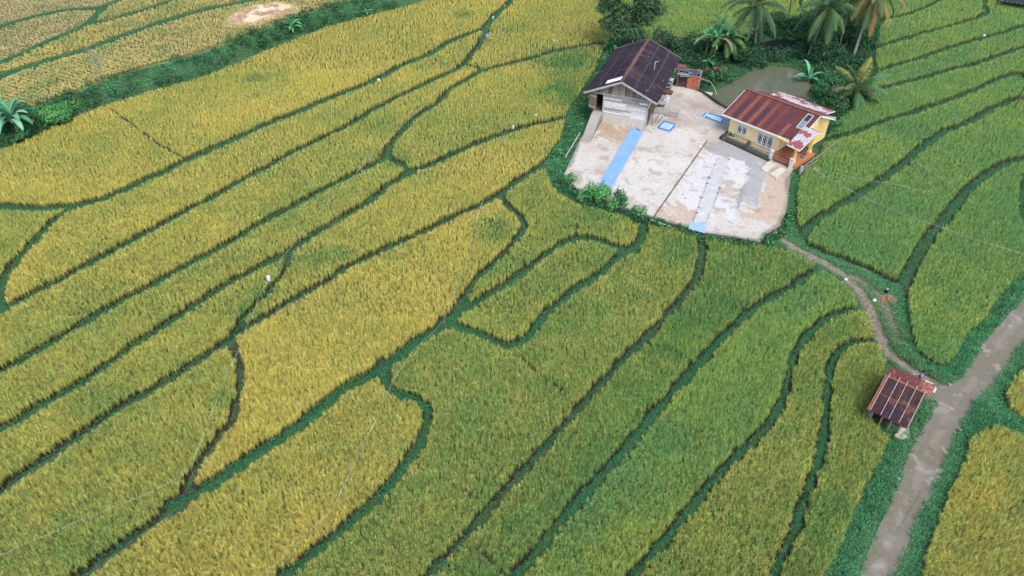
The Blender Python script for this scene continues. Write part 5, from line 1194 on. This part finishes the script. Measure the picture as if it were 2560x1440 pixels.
shrub(1760+1290/5.142, 180+990/5.142, 10, .5, 'dark potted fern at the right rim of the porch', DK, leaf=.08, dens=70, nb=4, z=YZ+.2)
# undergrowth: nobody could count it
def undergrowth(name, polys, label, cols, n_per, rr=(.5, 1.1), hh=(.5, 1.4), leaf=.14, dens=17, seed=5, holes=()):
    r_ = np.random.default_rng(seed); bl = []
    for poly in polys:
        W = P2(poly, .5); P_ = np.array(W); A = abs(np.sum(P_[:, 0]*np.roll(P_[:, 1], 1)-P_[:, 1]*np.roll(P_[:, 0], 1)))/2; n = int(A*n_per)
        c = 0
        while c < n:
            x = P_[:, 0].min()+r_.random()*(np.ptp(P_[:, 0])); y = P_[:, 1].min()+r_.random()*np.ptp(P_[:, 1])
            if inpoly_pts(np.array([x]), np.array([y]), W)[0]:
                c += 1; i, j = idx(x, y)
                if m_yard[i, j] or d_pond[i, j] < .5 or any(inpoly_pts(np.array([x]), np.array([y]), f)[0] for f in FOOT): continue
                r = rr[0]+(rr[1]-rr[0])*r_.random(); h = hh[0]+(hh[1]-hh[0])*r_.random()*fbm(np.array(x), np.array(y), 4, 250); bl.append((x, y, float(HT[i, j])+h*.35, r, r, h*.65))
    V, Fc, C = leaf_cloud(bl, dens, leaf, cols, seed, shell=.7); tag(npmesh(name, V, Fc, C, M_leaf), label, 'undergrowth', kind='stuff'); print(name, len(bl), len(Fc))
undergrowth('pond_undergrowth', [[(1735,130),(1850,100),(1900,82),(2000,48),(2090,15),(2110,-50),(2185,-50),(2195,20),(2180,130),(2185,180),(2150,250),(2085,290),(2040,250),(2030,200),(2005,172),(1940,160),(1880,172),(1850,190),(1800,200),(1745,215),(1742,180),(1705,150)],
    [(1625,108),(1740,104),(1800,92),(1850,95),(1850,120),(1740,140),(1700,140)]], 'dark tangled undergrowth around the two ponds under the palms', DK+DK+MD[:3]+[(.06, .10, .065)], .85, (.5, 1.2), (.8, 2.7), leaf=.15, dens=20, seed=5)
undergrowth('barn_undergrowth', [[(1517,118),(1545,115),(1535,125),(1500,190),(1478,225),(1480,262),(1462,300),(1448,330),(1430,320),(1440,260),(1470,215),(1495,170)], [(1405,330),(1440,300),(1455,335),(1410,400),(1395,440),(1372,430),(1362,410),(1385,370)]], 'weeds and creepers on the slope left of the barn and the yard', MD+BR[:1], 1.5, (.4, .8), (.3, .9), leaf=.12, dens=22, seed=8)
undergrowth('rim_undergrowth', [[(1378,440),(1405,440),(1440,478),(1480,494),(1520,512),(1585,537),(1630,552),(1600,562),(1560,543),(1520,528),(1455,511),(1400,486)], [(1680,566),(1760,588),(1895,608),(1890,615),(1750,595),(1680,572)]], 'leafy creepers hanging along the lower rim of the concrete yard', MD, 3.5, (.3, .6), (.3, .75), leaf=.11, dens=30, seed=9)
r_ = np.random.default_rng(77); bl = []
for k in range(3, 15):
    a = np.array(YARD[k]); b = np.array(YARD[k+1]); d = b-a; L = np.linalg.norm(d); nrm = np.array([d[1], -d[0]])/L
    if inpoly_pts(np.array([(a+b)[0]/2+nrm[0]*.3]), np.array([(a+b)[1]/2+nrm[1]*.3]), YARD)[0]: nrm = -nrm
    for _ in range(int(L*8)):
        q = a+d*r_.random()+nrm*(.12+.55*r_.random()); rr = .16+.22*r_.random(); bl.append((q[0], q[1], .30+.75*r_.random()**1.5, rr, rr, .28+.12*r_.random()))
V, Fc, C = leaf_cloud(bl, 34, .10, MD+DK[:2]+BR[:1], 78, shell=.7); tag(npmesh('wall_creeper', V, Fc, C, M_leaf), 'leafy creeper covering the low side wall of the concrete yard', 'undergrowth', kind='stuff')
undergrowth('house_undergrowth', [[(2040,235),(2075,225),(2120,262),(2110,300),(2080,345),(2045,390),(2020,425),(2000,440),(2018,400),(2035,370)]], 'dark weeds crowding the right side of the yellow house', DK+MD, 2.0, (.35, .7), (.4, 1.2), leaf=.12, dens=26, seed=11)
undergrowth('embankment_weeds', [[(0,362),(94,326),(169,290),(262,254),(375,218),(487,188),(600,146),(700,106),(761,82),(860,52),(1000,14),(960,6),(840,34),(750,62),(675,94),(600,128),(487,166),(375,198),(262,234),(169,268),(67,305),(0,335)]], 'darker weeds and creepers on the lower part of the wide green embankment', MD+DK[:2]+GY[:1], .75, (.35, .95), (.4, 1.5), leaf=.12, dens=26, seed=15)
# bare tree
p = onground(264, 236); e = empty('bare_tree', tuple(p)); tag(e, 'slender leafless grey tree rising from the middle of the embankment', 'bare tree'); w = MB(); tw = MB()
tq, _ = zat(234, 132, p[1]); T = Vector((tq[0]-p[0], 0, tq[2]-p[2])); pts = [T*(k/8)+Vector((.12*math.sin(k*1.7), .1*math.cos(k*1.3), 0)) for k in range(9)]; w.tube(pts, [.07*(1-k/10) for k in range(9)], (.16, .15, .13), 6); w.build('trunk', M_bark, e)
for k in range(44):
    s = .5+.5*random.random(); a = random.random()*6.28; q = pts[min(int(s*8), 7)]; L = .4+1.1*random.random(); d = Vector((math.cos(a)*.8, math.sin(a)*.8, .6+.5*random.random())).normalized()
    q1 = q+d*L*.5+Vector((0, 0, .1)); q2 = q+d*L+Vector((.1, 0, .3)); tw.tube([q, q1, q2], [.016, .011, .006], (.30, .29, .27), 4)
    for j in range(3): tw.tube([q1.lerp(q2, random.random()), q2+Vector((random.random()-.5, random.random()-.5, random.random()*.5))*.6], .006, (.34, .33, .30), 3)
tw.build('twigs', M_bark, e)
# straw heap on the upper terrace
SP_ = [(560,50),(585,28),(640,10),(690,4),(740,10),(752,22),(730,34),(690,46),(645,60),(600,68),(572,62)]
Wp = P2(SP_, BZ+.2); cc_ = np.mean(np.array(Wp), 0); e = empty('straw_heap', (cc_[0], cc_[1], BZ)); tag(e, 'wide flat heap of pale threshed straw on the harvested paddy', 'straw heap')
def zf(x, y):
    d = np.full(np.shape(x), 9.)
    for q in range(len(Wp)):
        (xa, ya), (xb, yb) = Wp[q], Wp[(q+1) % len(Wp)]; dx, dy = xb-xa, yb-ya; t = np.clip(((x-xa)*dx+(y-ya)*dy)/(dx*dx+dy*dy+1e-9), 0, 1); d = np.minimum(d, np.hypot(x-xa-t*dx, y-ya-t*dy))
    return BZ+.05+np.minimum(d, 1.2)*.35*(.4+1.0*fbm(np.array(x), np.array(y), 1.5, 270, 3))
o = sheet('mound', Wp, BZ, .22, lambda x, y: mixc((.72, .56, .43), (.55, .42, .30), fbm(x+y*2, y, .8, 275, 3)), M_ground, 0, zfn=zf); o.parent = e; o.location = (-cc_[0], -cc_[1], -BZ)
mi, ma = np.min(Wp, 0), np.max(Wp, 0); n = 26000; x = mi[0]+rng.random(n)*(ma[0]-mi[0]); y = mi[1]+rng.random(n)*(ma[1]-mi[1]); m = inpoly_pts(x+(fbm(x, y, .7, 280)-.5)*2.2, y+(fbm(x, y, .7, 283)-.5)*2.2, Wp); x, y = x[m], y[m]; z = zf(x, y)+.03
az = rng.random(len(x))*.9+fbm(x, y, 1.6, 287)*9; L = .22+.25*rng.random(len(x)); dx, dy = np.cos(az)*L, np.sin(az)*L; wx, wy = -np.sin(az)*.018, np.cos(az)*.018
V = np.stack([np.stack([x-dx, y-dy, z-.04], 1), np.stack([x+wx, y+wy, z+.06*rng.random(len(x))], 1), np.stack([x+dx, y+dy, z], 1), np.stack([x-wx, y-wy, z+.02], 1)], 1); I = np.arange(len(x))*4
c = np.array([(.88, .70, .54), (.80, .63, .47), (.95, .80, .64), (.66, .50, .36)])[rng.integers(0, 4, len(x))]
o = npmesh('loose_straw', V.reshape(-1, 3), np.stack([I, I+1, I+2, I+3], 1), np.repeat(c, 4, 0), M_leaf, e); o.location = (-cc_[0], -cc_[1], -BZ)
FOOT.append(Wp)

# ============================================================ bird-scaring strings and bags, posts
def bag(px, py, label, col, s=.35, h=1.25, tall=1.0, name='plastic_bag_flag'):
    p0 = at(px, py, h); g = float(H(p0[0], p0[1])); e = empty(name, (p0[0], p0[1], g)); tag(e, label, 'scare flag')
    w = MB(); w.tube([(0, 0, -.05), (.02, 0, h*.6), (0, .02, h+.1)], .014, (.30, .24, .15), 5); w.build('stake', M_wood, e)
    w = MB(); n = 9; vs = []; fs = []; R_ = [(.25, .95), (.8, .75), (1.0, .35), (.8, 0), (.95, -.35), (.35, -.6)]; random.seed(int(px))
    for r_, z_ in R_:
        for k in range(n): a = 2*PI*k/n; q = r_*s*.85*(.6+.6*random.random()); vs.append((math.cos(a)*q, math.sin(a)*q*.6, h-.05+z_*s*tall))
    for i in range(len(R_)-1):
        for k in range(n): fs.append((i*n+k, i*n+(k+1) % n, (i+1)*n+(k+1) % n, (i+1)*n+k))
    fs += [tuple(range(n)), tuple((len(R_)-1)*n+k for k in range(n))[::-1]]
    w.add(vs, fs, col); w.build('bag', M_cloth, e, True); return e
WHT = (.60, .61, .61)
bag(673, 702, 'biggest white plastic bag on a stake, in the pointed half-ripe strip at the left', WHT, .27, 1.2, 1.5)
bag(947, 200, 'white plastic flag on the bund of the large golden paddy near the top', WHT, .24, 1.2)
bag(1340, 287, 'white rag in the leaf-shaped golden paddy left of the barn', (.7, .7, .66), .20, 1.1, .6)
bag(1283, 317, 'tall thin white rag on the bund left of the concrete yard', WHT, .15, 1.2, 1.9)
bag(1233, 43, 'narrow white rag by the bund near the top edge', WHT, .14, 1.2, 1.8)
bag(1200, 82, 'small whitish rag left of the blue sheet at the bund fork', (.66, .70, .62), .16, 1.0, .6)
bag(1218, 90, 'blue plastic sack on a stake at the bund fork near the top', (.22, .30, .68), .32, 1.3, 1.1)
bag(1385, 102, 'pale blue bag on a stake in the golden paddy left of the tall tree', (.40, .50, .58), .20, 1.3, 1.5)
bag(1262, 14, 'orange rag on the bund at the top edge', (.55, .18, .06), .22, 1.2, .9)
bag(1283, 128, 'orange rag in the golden paddy below the blue sack', (.62, .28, .10), .15, 1.1, 1.2)
bag(2461, 88, 'pale blue bag on a stake in the green terraces at the top right', (.42, .55, .55), .26, 1.2, 1.0)
bag(2406, 24, 'dark rag on a stake in the topmost green terrace at the right', (.06, .09, .10), .22, 1.1, .9)
bag(2173, 229, 'red bag hanging at the fronds of the young coconut palm', (.55, .09, .06), .26, 1.9, 1.0)
def scareline(pts, label, h=1.15, kinks=(), col=(.46, .47, .42)):
    W = [at(a, b, h) for a, b in pts]; e = empty('scare_string', (W[0][0], W[0][1], 0)); tag(e, label, 'string'); w = MB(); random.seed(len(pts)+int(pts[0][0])); O = Vector((W[0][0], W[0][1], 0))
    for k in range(len(W)-1):
        a, b = Vector(W[k])-O, Vector(W[k+1])-O; n = max(2, int((b-a).length/1.2)); P_ = []
        for j in range(n+1): t = j/n; P_.append(a.lerp(b, t)+Vector((0, 0, -.12*4*t*(1-t))))
        w.tube(P_, .007, (.50, .51, .46), 4)
        for j in range(n):
            if random.random() < .22:  # strips of shiny tape turned to the light
                q0, q1 = P_[j], P_[j+1]; t0, t1 = .05*random.random(), .6+.4*random.random(); w.beam(q0.lerp(q1, t0), q0.lerp(q1, t1), .03, .012, col)
    w.build('string', M_misc, e)
    for k in range(len(W)):
        q = Vector(W[k])-O; s = MB(); s.tube([(q.x, q.y, 0), (q.x+.02, q.y, h+.08)], .016, (.28, .22, .14), 5); s.build('stake', M_wood, e)
scareline([(1100,218),(1020,300),(934,382),(825,500),(746,590),(709,639),(652,729),(615,819),(596,875),(570,924),(521,1050),(487,1140),(476,1172)], 'long pale scare string from the upper middle to the dark ditch at the lower left')
scareline([(476,1172),(412,1211),(300,1260),(180,1308),(56,1361),(-40,1402)], 'pale scare string crossing the bottom left paddy to the left edge')
scareline([(1279,298),(1260,337),(1226,446),(1201,519),(1160,650),(1111,800),(1032,875),(980,954),(957,1012),(897,1132),(856,1219),(832,1267),(780,1320),(675,1425),(630,1475)], 'long pale scare string running down the middle to the bottom edge')
scareline([(2033,420),(2174,500),(2342,564),(2537,627),(2600,650)], 'pale scare string crossing the deep green paddies at the right')
scareline([(2035,418),(2100,436),(2230,458),(2350,482)], 'short bright scare string right of the yellow house porch')
scareline([(2206,200),(2270,226),(2345,260)], 'short scare string at the green terraces right of the young palm')
scareline([(2295,405),(2320,425),(2362,447)], 'short scare string in the middle of the wide green terrace')
scareline([(2382,285),(2427,312),(2470,340)], 'short scare string near the brown-topped bund at the right')
p = onground(2531, 283); w = MB(); w.tube([(0, 0, -.2), (0, 0, 3), (0, 0, 6.5)], [.10, .09, .07], (.16, .10, .05), 8); e = empty('utility_pole', tuple(p)); tag(e, 'dark wooden pole standing at the right edge by the brown-topped bund', 'pole'); w.build('shaft', M_bark, e); w = MB(); w.box((0, 0, 6.2), (.9, .08, .1), (.14, .09, .05)); w.build('crossarm', M_bark, e)
# scarecrow at the right edge
p = onground(2556, 205); e = empty('scarecrow', tuple(p)); tag(e, 'scarecrow with a white sack head and dark jacket at the right edge', 'scarecrow')
w = MB(); w.tube([(0, 0, -.1), (0, 0, 1.6)], .03, (.25, .2, .14)); w.tube([(-.55, 0, 1.2), (.55, 0, 1.2)], .025, (.25, .2, .14)); w.build('frame', M_wood, e)
w = MB(); w.tube([(0, 0, .55), (0, 0, .9), (0, 0, 1.2), (0, 0, 1.34)], [.30, .27, .26, .12], (.035, .045, .075), 10); w.tube([(-.6, 0, 1.1), (0, 0, 1.22), (.6, 0, 1.1)], [.09, .12, .09], (.035, .045, .075), 8); w.build('jacket', M_cloth, e, True)
w = MB(); w.tube([(0, 0, 1.3), (0, 0, 1.45), (0, 0, 1.65), (0, 0, 1.78)], [.1, .2, .22, .08], (.62, .66, .74), 10); w.build('head', M_cloth, e, True)
# dark shade net of a field nursery beyond the top right corner
a = [at(2500, 2, 1.3), at(2640, 24, 1.3), at(2660, -40, 1.3), at(2500, -45, 1.3)]; e = empty('shade_net', (a[0][0], a[0][1], .2)); tag(e, 'black shade net on low posts in the top right corner', 'shade net'); w = MB(); O = np.array([a[0][0], a[0][1], .2])
w.add([q-O for q in a]+[q-O-np.array((0, 0, .03)) for q in a], [(0, 1, 2, 3), (7, 6, 5, 4), (0, 4, 5, 1), (1, 5, 6, 2), (2, 6, 7, 3), (3, 7, 4, 0)], (.012, .016, .02)); w.build('net', M_cloth, e)
w = MB()
for q in a: r_ = q-O; w.tube([(r_[0], r_[1], -.2), (r_[0], r_[1], 1.3)], .04, (.3, .3, .3))
w.build('posts', M_wood, e); w = MB()
for k in range(24): t = k/23; q = a[0]+(a[1]-a[0])*t-O; w.box((q[0], q[1], q[2]+.05), (.25, .05, .05), (.25, .27, .3) if k % 2 else (.03, .03, .04))
w.build('trim', M_misc, e)

# ============================================================ things by the dirt path and the road
p = onground(2212, 744); e = empty('twig_pile', tuple(p)); tag(e, 'fan of dry brown palm twigs dumped beside the dirt path', 'twig pile'); w = MB(); random.seed(5)
for k in range(46): an = -2.6+2.6*random.random() if random.random() < .8 else 6.28*random.random(); L = .3+.7*random.random(); w.tube([(0, .1, .12), (math.cos(an)*L*.5, math.sin(an)*L*.5, .16+.1*random.random()), (math.cos(an)*L, math.sin(an)*L, .08)], [.02, .022, .012], np.array((.34, .22, .12))*(.6+.8*random.random()), 4)
w.build('twigs', M_wood, e)
p = onground(2213, 736); e = empty('black_kettle', (p[0]+.1, p[1]+.15, p[2])); tag(e, 'dark pot with a pale lid on top of the twig pile', 'pot'); w = MB(); w.tube([(0, 0, .1), (0, 0, .2), (0, 0, .36), (0, 0, .42)], [.10, .15, .14, .1], (.02, .022, .03), 12); w.build('body', M_misc, e, True); w = MB(); w.tube([(0, 0, .42), (0, 0, .46), (0, 0, .49)], [.11, .09, .03], (.35, .37, .42), 10); w.build('lid', M_misc, e, True)
for px, py, s, c, nm in ((2186, 752, .15, (.70, .70, .58), 'round whitish stone on the grass beside the dirt path'), (2492, 1046, .24, (.42, .47, .42), 'pale rounded boulder half hidden in the verge grass right of the road'), (2473, 1016, .2, (.34, .22, .13), 'small orange-brown dirt lump in the verge grass right of the road'), (2245, 1196, .10, (.85, .87, .87), 'small white scrap at the left rim of the road'), (2400, 1076, .10, (.80, .84, .82), 'small white scrap at the right rim of the road'), (2372, 962, .13, (.52, .47, .38), 'flat pale stone where the dirt path meets the road'), (2114, 700, .14, (.66, .62, .56), 'broken white stones on the upper dirt path'), (1935, 585, .3, (.62, .58, .55), 'broken concrete lump where the dirt path leaves the yard'), (1047, 1144, .16, (.03, .025, .02), 'dark clod on the S-shaped bund at the bottom')):
    o = stone_mesh('stone' if 'scrap' not in nm else 'litter', s, c); p = onground(px, py); o.location = (p[0], p[1], p[2]+.0); tag(o, nm, 'stone' if 'scrap' not in nm else 'litter')

# ============================================================ person behind the hut
def skinobj(name, verts, edges, radii, mat_, colr, parent, sub=2, rootv=0):
    me = bpy.data.meshes.new(name); me.from_pydata(verts, edges, []); o = bpy.data.objects.new(name, me); COL.objects.link(o)
    sk_ = o.modifiers.new('skin', 'SKIN'); 
    if not me.skin_vertices: 
        bm_ = __import__('bmesh').new(); bm_.from_mesh(me); bm_.verts.layers.skin.verify(); bm_.to_mesh(me); bm_.free()
    for k, r_ in enumerate(radii): me.skin_vertices[0].data[k].radius = (r_, r_) if not hasattr(r_, '__len__') else r_; me.skin_vertices[0].data[k].use_root = (k == rootv)
    sb = o.modifiers.new('sub', 'SUBSURF'); sb.levels = sub; sb.render_levels = sub
    dg = bpy.context.evaluated_depsgraph_get(); m2 = bpy.data.meshes.new_from_object(o.evaluated_get(dg)); o.modifiers.clear(); o.data = m2; bpy.data.meshes.remove(me)
    ca = m2.color_attributes.new('col', 'FLOAT_COLOR', 'POINT'); co = np.empty(len(m2.vertices)*3, np.float32); m2.vertices.foreach_get('co', co); co = co.reshape(-1, 3)
    c = colr(co) if callable(colr) else np.tile(colr, (len(co), 1)); ca.data.foreach_set('color', np.concatenate([c, np.ones((len(c), 1))], 1).astype(np.float32).ravel())
    m2.materials.clear(); m2.materials.append(mat_); m2.polygons.foreach_set('use_smooth', np.ones(len(m2.polygons), bool)); o.parent = parent; return o
pw = toworld(HU, 1.86, 2.58); gz = float(H(pw[0], pw[1])); e = empty('person', (pw[0], pw[1], gz), -2.2); tag(e, 'dark-haired person in a purple patterned shirt standing behind the rusty hut', 'person')
v = [(0,0,.88),(0,0,1.02),(0,.01,1.20),(0,.01,1.34),(0,0,1.42),(0,-.01,1.50),(0,-.015,1.57)]
ed = [(k, k+1) for k in range(6)]; rd = [(.15,.11),(.13,.10),(.15,.11),(.14,.09),(.05,.05),(.075,.085),(.07,.08)]
for s in (-1, 1):
    n0 = len(v); v += [(s*.17,0,1.33),(s*.22,.01,1.08),(s*.21,-.12,.90),(s*.18,-.19,.86)]; ed += [(3, n0), (n0, n0+1), (n0+1, n0+2), (n0+2, n0+3)]; rd += [.055, .042, .032, .028]
    for q in range(4): f0 = len(v); v += [(s*(.20-.022*q),-.24,.845-.004*q),(s*(.195-.022*q),-.28+.006*abs(q-1),.815)]; ed += [(n0+3, f0), (f0, f0+1)]; rd += [.009, .008]
    f0 = len(v); v += [(s*.145,-.20,.85),(s*.125,-.235,.835)]; ed += [(n0+3, f0), (f0, f0+1)]; rd += [.011, .009]
    n1 = len(v); v += [(s*.09,0,.82),(s*.10,-.01,.46),(s*.10,.01,.09),(s*.11,-.12,.03)]; ed += [(0, n1), (n1, n1+1), (n1+1, n1+2), (n1+2, n1+3)]; rd += [.085, .06, .042, .035]
skinobj('body', v, ed, rd, M_misc, (.30, .17, .11), e)
def shirtc(co): n = (vnoise(co[:, 0]*1, co[:, 2]+co[:, 1], .035, 3) > .55)[:, None]; return np.where(n, (.42, .24, .50), (.13, .06, .18))
v = [(0,0,.92),(0,0,1.05),(0,.01,1.22),(0,.01,1.36)]; ed = [(0,1),(1,2),(2,3)]; rd = [(.175,.135),(.155,.125),(.17,.13),(.13,.09)]
for s in (-1, 1): n0 = len(v); v += [(s*.18,0,1.34),(s*.215,.01,1.14)]; ed += [(3, n0), (n0, n0+1)]; rd += [.07, .062]
skinobj('shirt', v, ed, rd, M_cloth, shirtc, e)
v = [(0,0,.90),(-.09,0,.80),(-.10,-.01,.46),(-.10,.01,.13),(.09,0,.80),(.10,-.01,.46),(.10,.01,.13)]; skinobj('trousers', v, [(0,1),(1,2),(2,3),(0,4),(4,5),(5,6)], [(.16,.12),.10,.075,.06,.10,.075,.06], M_cloth, (.04, .045, .07), e)
skinobj('hair', [(0,.03,1.50),(0,.02,1.60),(0,-.01,1.665)], [(0,1),(1,2)], [.115,.145,.10], M_cloth, (.012, .010, .012), e)
w = MB()
for s in (-1, 1): w.box((s*.03, -.088, 1.555), (.018, .008, .010), (.02, .015, .015)); w.box((s*.083, -.01, 1.545), (.015, .03, .05), (.30, .17, .11))
w.box((0, -.10, 1.525), (.022, .03, .035), (.32, .19, .12)); w.box((0, -.088, 1.485), (.045, .01, .012), (.30, .10, .08)); w.build('face', M_misc, e)
#__END__
grass_zone()
